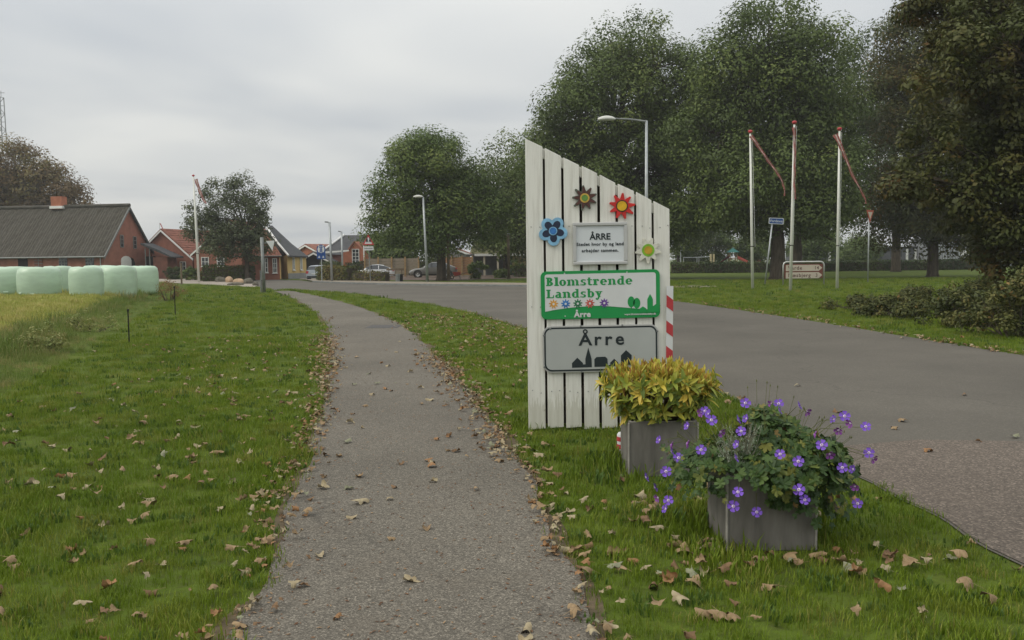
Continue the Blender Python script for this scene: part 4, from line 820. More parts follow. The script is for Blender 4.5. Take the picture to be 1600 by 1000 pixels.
def pennant(pts, wid, y, lb):
    """limp two-colour streamer hanging along pixel points"""
    a = P(*pts[0], y); o = thing('pennant', (a.x, a.y, a.z), lb, 'pennant', group='red and white pennants'); pp = [P(px, py, y) - a for px, py in catmull(pts, 5)]; n_ = len(pp)
    for part, off, m_ in (('red_band', -1, penm), ('white_band', 0, penw), ('red_band', 1, penm)):
        b_ = MB(); v = []
        for i, p in enumerate(pp):
            t_ = (pp[min(i + 1, n_ - 1)] - pp[max(i - 1, 0)]).normalized(); nn = Vector((t_.z, 0, -t_.x)); w_ = wid[0] + (wid[1] - wid[0]) * (i / (n_ - 1)) ** .6; fold = .05 * math.sin(i * 1.3 + off)
            for e in (-.5, .5): v.append(p + nn * (off * w_ / 3 + e * w_ / 3) + Vector((0, fold * (1 if e > 0 else -.5) - .02 * abs(off), 0)))
        b_.add(v, [(2 * i, 2 * i + 1, 2 * i + 3, 2 * i + 2) for i in range(n_ - 1)]); ob = b_.build(part, m_, o); sm = ob.modifiers.new('thick', 'SOLIDIFY'); sm.thickness = .01
    return o
q, s_ = flagpole(1176, 452, 207, 'left of the three white flagpoles on the right lawn', -.024); pennant([(1173, 212), (1183, 226), (1200, 251), (1216, 273), (1224, 290), (1226, 306)], (.19, .055), q.y - .1, 'curling faded pennant on the left of the three flagpoles')
q, s_ = flagpole(1235, 455, 193, 'middle and tallest of the three white flagpoles', .012); pennant([(1240, 199), (1241.5, 225), (1241.5, 260), (1241, 290), (1243, 311)], (.13, .06), q.y - .1, 'pennant hanging straight down the middle flagpole')
q, s_ = flagpole(1308, 452, 203, 'right of the three white flagpoles, nearest the shrubs', 0); pennant([(1305, 210), (1314, 230), (1319, 242), (1332, 274), (1349, 305), (1353, 318)], (.25, .05), q.y - .1, 'knotted pennant streaming down right from the right flagpole')
q, s_ = flagpole(311, 442, 275, 'lone white flagpole in front of the dark tree on the left', -.018, .1); pennant([(306, 280), (310, 292), (316, 308), (322, 318)], (.30, .15), q.y - .1, 'small red pennant on the lone left flagpole')

def text(s, size, mat, name, parent, loc, bold=0, align='CENTER', rot=(R(90), 0, 0), spacing=1.0, depth=.001, sx=1):
    cu = bpy.data.curves.new('t', 'FONT'); cu.body = s; cu.size = size; cu.align_x = align; cu.offset = bold; cu.space_character = spacing; cu.extrude = depth; cu.resolution_u = 3
    ob = bpy.data.objects.new('t', cu); col.objects.link(ob); dg = bpy.context.evaluated_depsgraph_get(); me = bpy.data.meshes.new_from_object(ob.evaluated_get(dg)); bpy.data.objects.remove(ob)
    me.materials.clear(); me.materials.append(mat); o = link(name, me, parent, loc, rot, (sx, 1, 1)); return o
def rrect(cx, cz, wd, h, r, n=6):
    out = []
    for sx_, sz_, a0 in ((1, 1, 0), (-1, 1, 90), (-1, -1, 180), (1, -1, 270)):
        for k in range(n + 1): a = R(a0 + 90 * k / n); out.append((cx + sx_ * (wd / 2 - r) + r * math.cos(a), cz + sz_ * (h / 2 - r) + r * math.sin(a)))
    return out
# street name sign
q = G(1196, 445); s_ = S(q.y); h = (445 - 349) / s_; lx = .30 * h / 3.0
o = thing('street_name_sign', q, 'small blue street name sign on a leaning grey post', 'sign'); MB().tube([(-.04, 0, -.1), (lx, 0, h)], .045, 8).build('post', M['galv'], o, True)
c_ = (lx + .02, h + .13); ww, hh_ = 23 / s_, 9.5 / s_
pl = MB().prism(rrect(c_[0], c_[1], ww, hh_, .05), -.08, -.05).build('plate', M['sign_w'], o, rot=(0, R(3), 0)); MB().prism(rrect(c_[0], c_[1], ww - .06, hh_ - .06, .04), -.084, -.081).build('blue_field', M['blue'], pl); text('Vardevej', hh_ * .62, M['sign_w'], 'lettering', pl, (c_[0], -.087, c_[1] - hh_ * .2))
# direction sign
q0 = G(1223.5, 446); q1 = G(1286.5, 445.5); s_ = S(q0.y); wd = 63.5 / s_
o = thing('direction_sign', q0 + Vector((wd / 2, 0, 0)), 'brown and white two-arrow direction sign behind the middle flagpole', 'sign'); h = (446 - 409.5) / s_
MB().tube([(-wd / 2, 0, -.1), (-wd / 2, 0, h - .18), (-wd / 2 + .05, 0, h - .06), (-wd / 2 + .16, 0, h), (wd / 2 - .16, 0, h), (wd / 2 - .05, 0, h - .06), (wd / 2, 0, h - .18), (wd / 2, 0, -.1)], .045, 8).build('tube_frame', M['alu'], o, True)
brn = mk('sign_brown', (.16, .05, .035), .6, .1, 3); cream = mk('sign_cream', (.48, .42, .34), .5, .06, 3); zt = h - .12; ph = 9.5 / s_; MB().box((0, -.0, zt - 22 / s_ / 2), (wd - .14, .03, 22 / s_)).build('backing', brn, o)
for i, (tx, km) in enumerate((('Varde', '14'), ('Næsbjerg', '3'))):
    zc0 = zt - .05 - ph * .5 - i * (ph + .07); xl, xr = -wd / 2 + .14, wd / 2 - .1
    p_ = MB().prism([(xl, zc0 - ph / 2), (xr - .2, zc0 - ph / 2), (xr, zc0), (xr - .2, zc0 + ph / 2), (xl, zc0 + ph / 2)], -.03, -.018).build('arrow_panel', cream, o)
    text(tx, ph * .85, M['p_brown'], 'lettering', p_, (xl + .12, -.034, zc0 - ph * .27), .003, 'LEFT', spacing=1.15); text(km, ph * .8, M['p_brown'], 'lettering', p_, (xr - .32, -.034, zc0 - ph * .27), .002, 'CENTER')
# give-way sign seen edge-on
q = G(1356, 441); s_ = S(q.y); h = (441 - 329) / s_; o = thing('give_way_sign', q, 'red edged give-way sign seen obliquely under the right pennant', 'sign'); MB().tube([(0, 0, -.1), (0, 0, h)], .045, 8).build('post', M['galv'], o, True)
pl = MB().prism([(-.45, h), (.45, h), (0, h - .78)], -.07, -.05).build('plate', mk('sign_redorange', (.36, .07, .03), .5, .1, 3), o, rot=(0, 0, R(40))); MB().prism([(-.26, h - .12), (.26, h - .12), (0, h - .55)], -.076, -.071).build('inner_field', cream, pl)
# blue path sign
q = G(503, 441); s_ = S(q.y); h = (441 - 404) / s_; o = thing('path_sign', q, 'blue round-topped path sign above the clipped hedge', 'sign'); MB().tube([(0, .04, -.1), (0, .04, h + .5)], .04, 8).build('post', M['galv'], o)
wd = 13.5 / s_; pl = MB().prism([(-wd / 2, h - .05), (wd / 2, h - .05), (wd / 2, h + .75)] + [(wd / 2 * math.cos(R(a)), h + .75 + wd / 2 * math.sin(R(a))) for a in range(15, 180, 15)] + [(-wd / 2, h + .75)], -.03, 0).build('plate', M['blue'], o)
rr_ = wd / 2 - .07; zc0 = h + .72; ring = [(rr_ * math.cos(R(a)), zc0 + rr_ * math.sin(R(a))) for a in range(0, 360, 15)]; rin = [(x * .9, zc0 + (z - zc0) * .9) for x, z in ring]
MB().add([(x, -.034, z) for x, z in ring + rin], [(i, (i + 1) % 24, 24 + (i + 1) % 24, 24 + i) for i in range(24)]).build('ring', M['sign_w'], pl)
for x in (-.17, .17):
    MB().prism([(x - .06, zc0 - .22), (x + .06, zc0 - .22), (x + .08, zc0 + .1), (x, zc0 + .2), (x - .08, zc0 + .1)], -.036, -.031).build('pictogram', M['sign_w'], pl); MB().prism(rrect(x, zc0 + .27, .1, .1, .045), -.036, -.031).build('pictogram', M['sign_w'], pl)
MB().box((0, -.034, zc0), (.03, .006, .6)).build('divider', M['sign_w'], pl)
for x in (-.16, .16): MB().prism([(x - .1, h + .08), (x - .03, h + .08), (x, h + .02), (x + .03, h + .08), (x + .1, h + .08), (x + .03, h + .15), (x, h + .24), (x - .03, h + .15)], -.036, -.031).build('pictogram', M['sign_w'], pl)
# warning triangle
q = G(577, 441); s_ = S(q.y); o = thing('warning_sign', q, 'red-bordered triangular pedestrian warning sign with white plate below', 'sign'); h = (441 - 383) / s_; MB().tube([(.1, .03, -.1), (0, .03, h + .5)], .04, 8).build('post', M['galv_d'], o)
tw = 18 / s_; th_ = 16.5 / s_; pl = MB().prism([(-tw / 2, h), (tw / 2, h), (0, h + th_)], -.03, -.01).build('plate', M['red'], o); MB().prism([(-tw * .33, h + th_ * .11), (tw * .33, h + th_ * .11), (0, h + th_ * .76)], -.036, -.031).build('white_field', M['sign_w'], pl)
for x, hh_ in ((-.1, .42), (.12, .34)):
    MB().prism([(x - .09, h + .2), (x - .03, h + .2), (x, h + .32), (x + .03, h + .2), (x + .09, h + .2), (x + .05, h + .2 + hh_ * .7), (x - .05, h + .2 + hh_ * .7)], -.041, -.037).build('pictogram', M['sign_b'], pl); MB().prism(rrect(x, h + .24 + hh_ * .8, .09, .09, .04), -.041, -.037).build('pictogram', M['sign_b'], pl)
p2 = MB().prism(rrect(0, h - .26, 15.5 / s_, 6 / s_, .04), -.03, -.01).build('lower_plate', M['sign_w'], o); [MB().box((-.28 + .08 * k, -.033, h - .26), (.045, .004, (.12, .09, .12, .08, .1, .09, .12, .08)[k])).build('lettering', M['sign_b'], p2) for k in range(8)]
# bench and bin by the fence
q = G(617, 440); o = thing('bench', q, 'low brown bench on the grass before the timber fence', 'bench'); wd = 28 / S(q.y)
for z, y in ((.55, 0), (.56, .2)): MB().box((0, y, z), (wd, .16, .06)).build('seat_plank', M['wood_post'], o)
MB().box((0, .38, .95), (wd, .05, .16), (-.15, 0, 0)).build('backrest', M['wood_post'], o)
for x in (-wd * .36, wd * .36): MB().box((x, .1, .26), (.12, .3, .54)).build('leg', M['dark'], o); MB().box((x, .36, .7), (.06, .05, .5)).build('support', M['wood_post'], o)
o = thing('litter_bin', G(622.5, 441), 'small dark litter bin below the bench', 'bin'); MB().lathe([(0, 0), (.2, 0), (.22, .55), (.24, .56), (.24, .62), (0, .63)], 12).build('body', M['galv_d'], o); MB().box((.18, 0, .3), (.3, .3, .62)).build('frame', M['dark'], o)

# ------------------------------------------------------------------ cars
def car(name, label, loc, rz, paint, Lc=4.4, W=1.76, hts=(1.42, .92), kind='sedan', sc=1.0, seat=True):
    o = thing(name, loc, label, 'car', rz); o.scale = (sc,) * 3
    pm_ = mk(name + '_paint', paint, .28, .04, 1, spec=.6); rh, bh = hts; hl = Lc / 2
    # x stations front(-) to rear(+): (x, belt height, roof height, half width)
    if kind == 'sedan': st = [(-hl, .55, .56, .62), (-hl + .12, .66, .68, .76), (-hl + .5, .76, .80, .84), (-hl + 1.25, bh - .06, bh - .02, .88), (-.72, bh, rh * .80, .88), (-.1, bh + .02, rh - .03, .88), (.55, bh + .03, rh, .88), (1.15, bh + .03, rh - .09, .87), (1.72, bh + .03, bh + .16, .86), (hl - .25, bh, bh + .05, .82), (hl - .04, .80, .84, .74), (hl, .60, .62, .66)]
    else: st = [(-hl, .55, .56, .62), (-hl + .12, .66, .68, .76), (-hl + .5, .78, .82, .84), (-hl + 1.15, bh - .04, bh, .88), (-.75, bh, rh * .80, .88), (-.15, bh + .02, rh - .03, .88), (.6, bh + .02, rh, .88), (1.4, bh + .02, rh - .02, .88), (hl - .32, bh + .02, rh - .1, .86), (hl - .1, bh, bh + .08, .82), (hl - .03, .7, .74, .8), (hl, .5, .52, .76)]
    wsc = W / 1.76; zb = .2; body = MB(); glass = MB(); rings = []
    for x, b_, r_, hw in st:
        hw *= wsc; cab = r_ - b_; tw = hw - .04 - min(.24, cab * .42)
        rings.append([(x, -hw * .9, zb), (x, -hw, zb + .12), (x, -hw * 1.0, b_ * .72), (x, -hw + .03, b_), (x, -tw, r_ - .02), (x, -tw * .55, r_ + .015), (x, tw * .55, r_ + .015), (x, tw, r_ - .02), (x, hw - .03, b_), (x, hw, b_ * .72), (x, hw, zb + .12), (x, hw * .9, zb)])
    nr = 12
    for i in range(len(st) - 1):
        a, b_ = rings[i], rings[i + 1]; cabA, cabB = st[i][2] - st[i][1], st[i + 1][2] - st[i + 1][1]
        for k in range(nr - 1):
            q4 = [a[k], b_[k], b_[k + 1], a[k + 1]]; side = k in (3, 7); top = k in (4, 5, 6)
            isg = (side and cabA > .15 and cabB > .1) or (top and abs(st[i + 1][2] - st[i][2]) > .14 and max(cabA, cabB) > .25 and 3 <= i <= len(st) - 3)
            (glass if isg else body).add(q4, [(0, 1, 2, 3)])
        body.add([a[0], a[-1], b_[-1], b_[0]], [(0, 1, 2, 3)])
    body.add(rings[0], [tuple(range(nr))]); body.add(rings[-1], [tuple(reversed(range(nr)))])
    bo = body.build('body', pm_, o); me = bo.data; bm = bmesh.new(); bm.from_mesh(me); bmesh.ops.remove_doubles(bm, verts=bm.verts, dist=.002); bmesh.ops.recalc_face_normals(bm, faces=bm.faces); bm.to_mesh(me); bm.free(); me.polygons.foreach_set('use_smooth', [True] * len(me.polygons))
    g_ = glass.build('window_glass', M['glass'], o)
    for sy_ in (-1, 1):
        y = sy_ * (W / 2 + .012)
        for x in (-.12, .62): MB().box((x, sy_ * (W / 2 - .115), (bh + rh) / 2 - .03), (.06, .05, rh - bh - .1), (sy_ * .42, 0, 0)).build('pillar', M['dark'] if x < .5 else pm_, o)
        for x in (-hl + .82, hl - .86):
            wh = MB().lathe([(.2, -.1), (.29, -.11), (.325, -.07), (.325, .07), (.29, .11), (.2, .1)], 20, 'y', (x, sy_ * (W / 2 - .1), .325)).build('tyre', M['dark'], o, True)
            rm = MB().lathe([(0, sy_ * .09), (.06, sy_ * .1), (.07, sy_ * .06), (.21, sy_ * .065), (.225, sy_ * .11), (.235, sy_ * .11)], 16, 'y', (x, sy_ * (W / 2 - .1), .325)).build('rim', M['alu'], wh, True)
            MB().lathe([(.335, sy_ * .0), (.40, sy_ * .0), (.40, sy_ * .02), (.335, sy_ * .02)], 20, 'y', (x, sy_ * W / 2, .33)).build('wheel_arch', M['dark'], o)
        MB().box((-.62, sy_ * (W / 2 + .06), bh + .06), (.14, .16, .12)).build('mirror', pm_, o); MB().box((.35, y, bh - .14), (.2, .03, .03)).build('door_handle', pm_, o)
        MB().box((hl - .07, sy_ * (W / 2 - .18), bh - .14 if kind != 'sedan' else bh - .1), (.12, .24, .24 if kind != 'sedan' else .14)).build('tail_light', M['red'], o); MB().box((-hl + .16, sy_ * (W / 2 - .26), .62), (.16, .3, .12), (0, -.4, 0)).build('headlight', M['paper'], o)
        MB().box((0, sy_ * (W / 2 - .0), .26), (Lc - 2.2, .03, .1)).build('sill_strip', M['dark'], o)
    for x in (-hl + .03, hl - .03): MB().box((x, 0, .33), (.12, W * .8, .14)).build('bumper', M['dark'], o); MB().box((x * 1.0 + (.055 if x > 0 else -.055), 0, .48 if x < 0 else .62), (.02, .5, .11)).build('number_plate', M['sign_w'], o)
    return o
q = G(490, 438); car('silver_car', 'silver estate car seen from behind beside the yellow house', q + Vector((.3, 1.9, 0)), R(-96), (.30, .33, .36), 4.4, 1.75, (1.42, .9), 'estate', .92)
q = Vector((XD(583, 82), 82, 0)); car('white_car', 'white saloon parked behind the thin brownish hedge', q, R(4), (.74, .75, .76), 4.4, 1.76, (1.44, .92), 'sedan', .9)
q = G(676, 433.5); car('grey_car', 'dark grey saloon with bright alloy wheels parked facing left', q + Vector((0, .9, 0)), R(3), (.15, .145, .13), 4.5, 1.78, (1.42, .92), 'sedan', 1.03)
# bicycle-like rack and red barrow under the trees
o = thing('red_barrow', G(714, 436.5), 'small orange-red wheelbarrow behind the grey car', 'wheelbarrow'); MB().add([(-.35, -.25, .62), (.35, -.25, .62), (.35, .25, .62), (-.35, .25, .62), (-.2, -.15, .3), (.25, -.15, .3), (.25, .15, .3), (-.2, .15, .3)], [(4, 5, 6, 7), (0, 4, 5, 1), (1, 5, 6, 2), (2, 6, 7, 3), (3, 7, 4, 0)]).build('tray', M['p_dred'], o); MB().lathe([(.1, -.04), (.18, -.04), (.18, .04), (.1, .04)], 12, 'y', (-.42, 0, .18)).build('wheel', M['dark'], o)
for y in (-.2, .2): MB().tube([(-.4, y * .4, .2), (.2, y, .35), (.85, y, .62)], .025, 6).build('handle', M['wood_post'], o); MB().tube([(.2, y, .35), (.3, y, 0)], .02, 6).build('leg', M['galv_d'], o)

# ------------------------------------------------------------------ sign board
YB = G(826, 673).y; TILT = 0.0
bl = P(826, 673, YB); tl_ = P(820.5, 216.5, YB); tr_ = P(1046, 326, YB); br_ = P(1049, 668, YB); cxb = (bl.x + br_.x) / 2
lxp = lambda px, py: P(px, py, YB).x - cxb
zpx = lambda px, py: P(px, py, YB).z
o = thing('sign_board', (cxb, YB, 0), 'tall white slatted wooden sign board with slanting top edge beside the footpath', 'sign board')
x0b, x1b = bl.x - cxb, br_.x - cxb; x0t, x1t = tl_.x - cxb, tr_.x - cxb
def topz(f): return tl_.z + (tr_.z - tl_.z) * f
nb = 8; edges = [(45, 148), (162, 258), (273, 366), (383, 473), (490, 582), (598, 694), (708, 799), (813, 907)]
for a, b_ in edges:
    fa, fb_ = (a - 45) / 862, (b_ - 45) / 862; z0 = random.uniform(.0, .02); dy = random.uniform(-.003, .003)
    MB().prism([(x0b + (x1b - x0b) * fa, z0), (x0b + (x1b - x0b) * fb_, z0 + random.uniform(0, .012)), (x0t + (x1t - x0t) * fb_, topz(fb_) + random.uniform(-.006, .003)), (x0t + (x1t - x0t) * fa, topz(fa) + random.uniform(-.003, .006))], dy, .026 + dy).build('board', M['board'], o, bevel=.003)
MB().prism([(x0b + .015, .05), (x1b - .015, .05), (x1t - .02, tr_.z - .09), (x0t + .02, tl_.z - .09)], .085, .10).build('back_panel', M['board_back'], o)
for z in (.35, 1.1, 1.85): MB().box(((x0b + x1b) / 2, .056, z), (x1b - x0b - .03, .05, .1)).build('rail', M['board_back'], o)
MB().prism([(x0t + .015, tl_.z - .012), (x0t + .015, tl_.z - .10), (x1t - .015, tr_.z - .10), (x1t - .015, tr_.z - .015)], .0305, .075).build('top_rail', M['board'], o)
for x in (x0b + .06, x1b - .06): MB().box((x, .16, .95), (.1, .1, 2.1)).build('post', M['wood_post'], o)
nl_ = MB()
for a, b_ in edges:
    for z in (.36, 1.12, 1.84):
        for s__ in (.25, .75):
            f = (a + (b_ - a) * s__ - 45) / 862; x = x0b + (x1b - x0b) * f
            if z < topz(f) - .1: nl_.lathe([(0, -.0055), (.0045, -.005), (.0045, .002)], 6, 'y', (x, 0, z + random.uniform(-.015, .015)))
tag(nl_.build('nails', M['galv_d'], o), kind='stuff')
FY = YB - .006
def at_board(px, py): return P(px, py, YB - .012)
SC = FPX / YB * 1.0        # pixels per metre on the board
tiltS = math.atan(3.2 / 183) * 0 + R(.75)
# town sign
c_ = at_board(938.5, 544.5); wd, hh_ = 181 / SC, 73.5 / SC
o = thing('town_sign', c_, 'grey town entry sign reading Årre with black village skyline', 'sign'); o.rotation_euler = (0, -R(.6), 0)
MB().prism(rrect(0, 0, wd, hh_, .075), -.012, .003).build('plate', M['alu'], o, bevel=.002)
MB().prism(rrect(0, 0, wd - .024, hh_ - .026, .066), -.0145, -.0122).build('border', M['sign_b'], o); MB().prism(rrect(0, 0, wd - .054, hh_ - .056, .053), -.0168, -.0147).build('field', M['sign_grey'], o)
text('A', .152, M['sign_b'], 'lettering', o, ((914.5 - 938.5) / SC, -.0185, .035), .0035, 'CENTER', sx=1.12); text('rre', .158, M['sign_b'], 'lettering', o, ((951.5 - 938.5) / SC, -.0185, .035), .0035, 'CENTER', spacing=1.36, sx=1.06)
MB().lathe([(.0105, -.0195), (.0225, -.0195), (.0225, -.0172), (.0105, -.0172), (.0105, -.0195)], 20, 'y', ((914.5 - 938.5) / SC, 0, .035 + .1225)).build('lettering', M['sign_b'], o)
def sky_poly(pts): return [((x - 718) / 7.27 / SC, (328 - y) / 7.27 / SC) for x, y in pts]        # coordinates read in the enlarged view
for pts in ([(387, 540), (387, 487), (449, 425), (512, 487), (512, 503), (540, 503), (540, 440), (575, 312), (611, 440), (613, 537)], [(642, 535), (642, 447), (668, 422), (768, 420), (792, 445), (794, 517), (822, 517), (822, 490), (868, 446), (915, 490), (915, 531)], [(945, 527), (945, 410), (1005, 350), (1067, 408), (1067, 523)]):
    MB().prism(sky_poly(pts)[::-1], -.0188, -.0170).build('skyline', M['sign_b'], o)
for px, py in ((-.46, .19), (.2, .21), (-.18, .21), (-.52, .13), (.52, .15), (-.52, -.16), (-.18, -.21)): MB().lathe([(0, -.022), (.009, -.02), (.010, -.012)], 8, 'y', (px * wd / 1.06, 0, py * hh_ / .43)).build('bolt', M['galv_d'], o)
# flowering-village sign
c_ = at_board(938, 460); wd, hh_ = 185.5 / SC, 75 / SC
o = thing('village_sign', c_, 'green bordered white sign reading Blomstrende Landsby Årre', 'sign'); o.rotation_euler = (0, -R(.6), 0)
MB().prism(rrect(0, 0, wd, hh_, .05), -.012, .003).build('plate', M['sign_gr'], o, bevel=.002)
iw, ih = wd - .072, hh_ - .055; zb_ = -hh_ / 2 + .07
hill = [(-iw / 2 + iw * i / 16, zb_ + .045 * math.sin(math.pi * min(1, i / 16 * 1.02)) ** .8 * (1 if i < 9 else 1 - .75 * (i - 8) / 8)) for i in range(17)]
MB().prism(hill + [(x, z) for x, z in rrect(0, 0, iw, hh_ - .055, .022)[:14]], -.0145, -.0122).build('white_field', M['sign_w'], o)
def slab_text(txt, x0, z0, xh, mat, parent, y, sx=1.0):
    """fat slab-serif letters from stems, serifs and bowls; xh = x-height"""
    mb = MB(); cnt = [0]; cur = [0.0]
    def put(poly):
        cnt[0] += 1; yy = y - .00004 * (cnt[0] % 9); mb.prism([(x0 + (cur[0] + px_) * xh * sx, z0 + pz_ * xh) for px_, pz_ in poly], yy - .0006, yy)
    def bar(a, c, d, e): put([(a, c), (d, c), (d, e), (a, e)])
    def stem(x, z1, w_=.40, top=(1, 0), bot=(1, 1)):
        bar(x, 0, x + w_, z1)
        if bot != (0, 0): bar(x - .12 * bot[0], 0, x + w_ + .12 * bot[1], .19)
        if top[0] or top[1]: bar(x - .14 * top[0], z1 - .2, x + w_ + .12 * top[1], z1)
    def bowl(cx_, cz_, rx_, rz_, a0, a1, thick=.32, thin=.2):
        thick += .06
        n_ = 14; O = []; I = []
        for k in range(n_ + 1):
            a = R(a0 + (a1 - a0) * k / n_); t_ = thin + (thick - thin) * abs(math.cos(a)) ** 1.3; O.append((cx_ + rx_ * math.cos(a), cz_ + rz_ * math.sin(a))); I.append((cx_ + (rx_ - t_) * math.cos(a), cz_ + (rz_ - max(thin, t_ * .55)) * math.sin(a)))
        for k in range(n_): put([O[k], O[k + 1], I[k + 1], I[k]])
    def g(c):
        if c == 'B': stem(.12, 1.42, .36, (1, 0), (1, 0)); bowl(.46, 1.05, .46, .37, -90, 90, .34); bowl(.46, .38, .54, .38, -90, 90, .36); return 1.14
        if c == 'L': stem(.12, 1.42, .36, (1, 1), (1, 0)); bar(.4, 0, 1.05, .16); put([(.85, .1), (1.08, .1), (1.08, .5), (.98, .5)]); return 1.18
        if c == 'l': stem(.12, 1.45); return .66
        if c in 'oe':
            if c == 'o': bowl(.5, .5, .5, .53, 0, 360, .33)
            else: bowl(.5, .5, .5, .53, 20, 318, .33); bar(.2, .44, .97, .57); bowl(.5, .5, .5, .53, 0, 22, .3)
            return 1.08
        if c == 'm': stem(.12, 1.0, .36, (1, 0), (1, .3)); bowl(.68, .62, .38, .41, 0, 120, .32); bar(.72, 0, 1.06, .64); bar(.68, 0, 1.1, .17); bowl(1.26, .62, .38, .41, 0, 120, .32); bar(1.3, 0, 1.64, .64); bar(1.26, 0, 1.76, .17); return 1.86
        if c == 'n': stem(.12, 1.0, .36, (1, 0), (1, .3)); bowl(.68, .62, .38, .41, 0, 120, .33); bar(.72, 0, 1.06, .64); bar(.68, 0, 1.18, .17); return 1.28
        if c == 'r': stem(.12, 1.0); bowl(.62, .66, .26, .37, 20, 120, .25); put([(.62, .68), (.88, .68), (.88, .95), (.62, .95)]); return .98
        if c == 't': bar(.16, .12, .48, 1.3); bar(.0, .84, .74, 1.0); bowl(.52, .24, .36, .26, 180, 330, .3); return .82
        if c == 's': bowl(.42, .74, .36, .29, 40, 270, .26); bowl(.44, .27, .4, .29, -140, 90, .28); bar(.64, .72, .76, 1.0); bar(.04, 0, .16, .3); return .92
        if c == 'd': bowl(.48, .5, .48, .53, 60, 300, .33); bar(.62, 0, .96, 1.45); bar(.5, 1.3, .7, 1.45); bar(.9, 0, 1.08, .14); return 1.16
        if c == 'b': bar(.12, 0, .46, 1.45); bar(0, 1.3, .2, 1.45); bowl(.58, .5, .48, .53, -125, 125, .33); return 1.14
        if c == 'a': bowl(.42, .3, .4, .32, 60, 320, .3); bowl(.46, .68, .4, .35, 0, 150, .3); bar(.54, 0, .86, .7); bar(.8, 0, 1.0, .14); return 1.06
        if c == 'y': put([(.1, .95), (.46, .95), (.78, .1), (.5, -.12)]); put([(.7, .95), (.92, .95), (.52, -.3), (.28, -.3)]); bar(0, .86, .56, 1.0); bar(.6, .86, 1.04, 1.0); bowl(.28, -.24, .22, .2, 120, 400, .22); return 1.06
        return .5
    for c in txt: cur[0] += g(c) + .05
    return mb.build('lettering', mat, parent)
slab_text('Blomstrende', -iw / 2 + .012, .085, .054, M['sign_gr'], o, -.0152, 1.15); slab_text('Landsby', -iw / 2 + .014, -.024, .054, M['sign_gr'], o, -.0152, 1.15)
text('Årre', .07, M['sign_w'], 'lettering', o, (-.165, -.0165, -hh_ / 2 + .018), .003, 'CENTER', spacing=1.1); text('www.blomstrendelandsby.dk', .022, M['sign_w'], 'lettering', o, (wd / 2 - .18, -.0165, -hh_ / 2 + .026), .0005, 'CENTER', sx=1.1)
def gear(cx, cz, r, n_, inner=.62): return [(cx + (r if k % 4 in (0, 1) else r * inner) * math.cos(2 * math.pi * (k + .5) / (4 * n_)), cz + (r if k % 4 in (0, 1) else r * inner) * math.sin(2 * math.pi * (k + .5) / (4 * n_))) for k in range(4 * n_)]
for i, m_ in enumerate(('p_orange', 'p_blue', 'p_dgreen', 'p_dred', 'p_violet')):
    cxf = -wd / 2 + .112 + i * .109 + (.02 if i == 4 else 0); fl_ = MB().prism(gear(cxf, -.078, .042, 9), -.0162, -.0148).build('printed_flower', M[m_], o); MB().prism(rrect(cxf, -.078, .02, .02, .009), -.0175, -.0164).build('flower_centre', M['sign_w'], fl_)
bx0 = wd / 2 - .285
for cx0, cz0, rx_, rz_ in ((bx0 + .025, -.012 - .06, .032, .05), (bx0 + .075, -.02 - .065, .032, .048)):
    MB().prism([(cx0 + rx_ * math.cos(R(a)), cz0 + rz_ * math.sin(R(a))) for a in range(0, 360, 20)], -.0165, -.0148).build('printed_tree', M['sign_gr'], o); MB().prism(rect_xz(cx0 - .005, cx0 + .005, cz0 - .1, cz0 - .045), -.0164, -.0148).build('printed_trunk', M['sign_gr'], o)
MB().prism([(bx0 + .1, -.17), (bx0 + .1, -.135), (bx0 + .13, -.115), (bx0 + .16, -.135), (bx0 + .16, -.17)][::-1], -.0165, -.0149).build('printed_house', M['sign_gr'], o)
MB().prism([(bx0 + .17, -.17), (bx0 + .17, -.05), (bx0 + .195, -.005), (bx0 + .22, -.05), (bx0 + .22, -.115), (bx0 + .263, -.085), (bx0 + .275, -.095), (bx0 + .275, -.17)][::-1], -.0166, -.0149).build('printed_church', M['sign_gr'], o)
for px, pz in ((-.32, .195), (.24, .195), (-.32, -.19), (.24, -.19)): MB().lathe([(0, -.0155), (.006, -.015), (.007, -.012)], 8, 'y', (px, 0, pz)).build('bolt', M['alu'], o)
# framed notice
c_ = at_board(937.5, 380.5); wd, hh_ = 84.5 / SC, 65.5 / SC
o = thing('framed_notice', c_, 'small silver framed notice with the text ÅRRE', 'notice'); o.rotation_euler = (0, -R(.4), 0)
MB().box((0, -.004, 0), (wd - .02, .012, hh_ - .02)).build('paper', M['paper'], o); t_ = .03
for x, z, a, b_ in ((0, hh_ / 2 - t_ / 2, wd, t_), (0, -hh_ / 2 + t_ / 2, wd, t_)): MB().box((x, -.012, z), (a, .028, b_)).build('frame_rail', M['alu'], o, bevel=.005)
for sx_ in (-1, 1): MB().box((sx_ * (wd / 2 - t_ / 2), -.0115, 0), (t_, .027, hh_ - 2 * t_ - .001)).build('frame_rail', M['alu'], o, bevel=.005)
text('ÅRRE', .078, M['sign_b'], 'lettering', o, (0, -.0125, .036), .002, spacing=1.0); text('Stedet hvor by og land', .0405, M['sign_b'], 'lettering', o, (0, -.0125, -.018), .0009, spacing=1.12); text('arbejder sammen.', .0405, M['sign_b'], 'lettering', o, (0, -.0125, -.075), .0009, spacing=1.12)
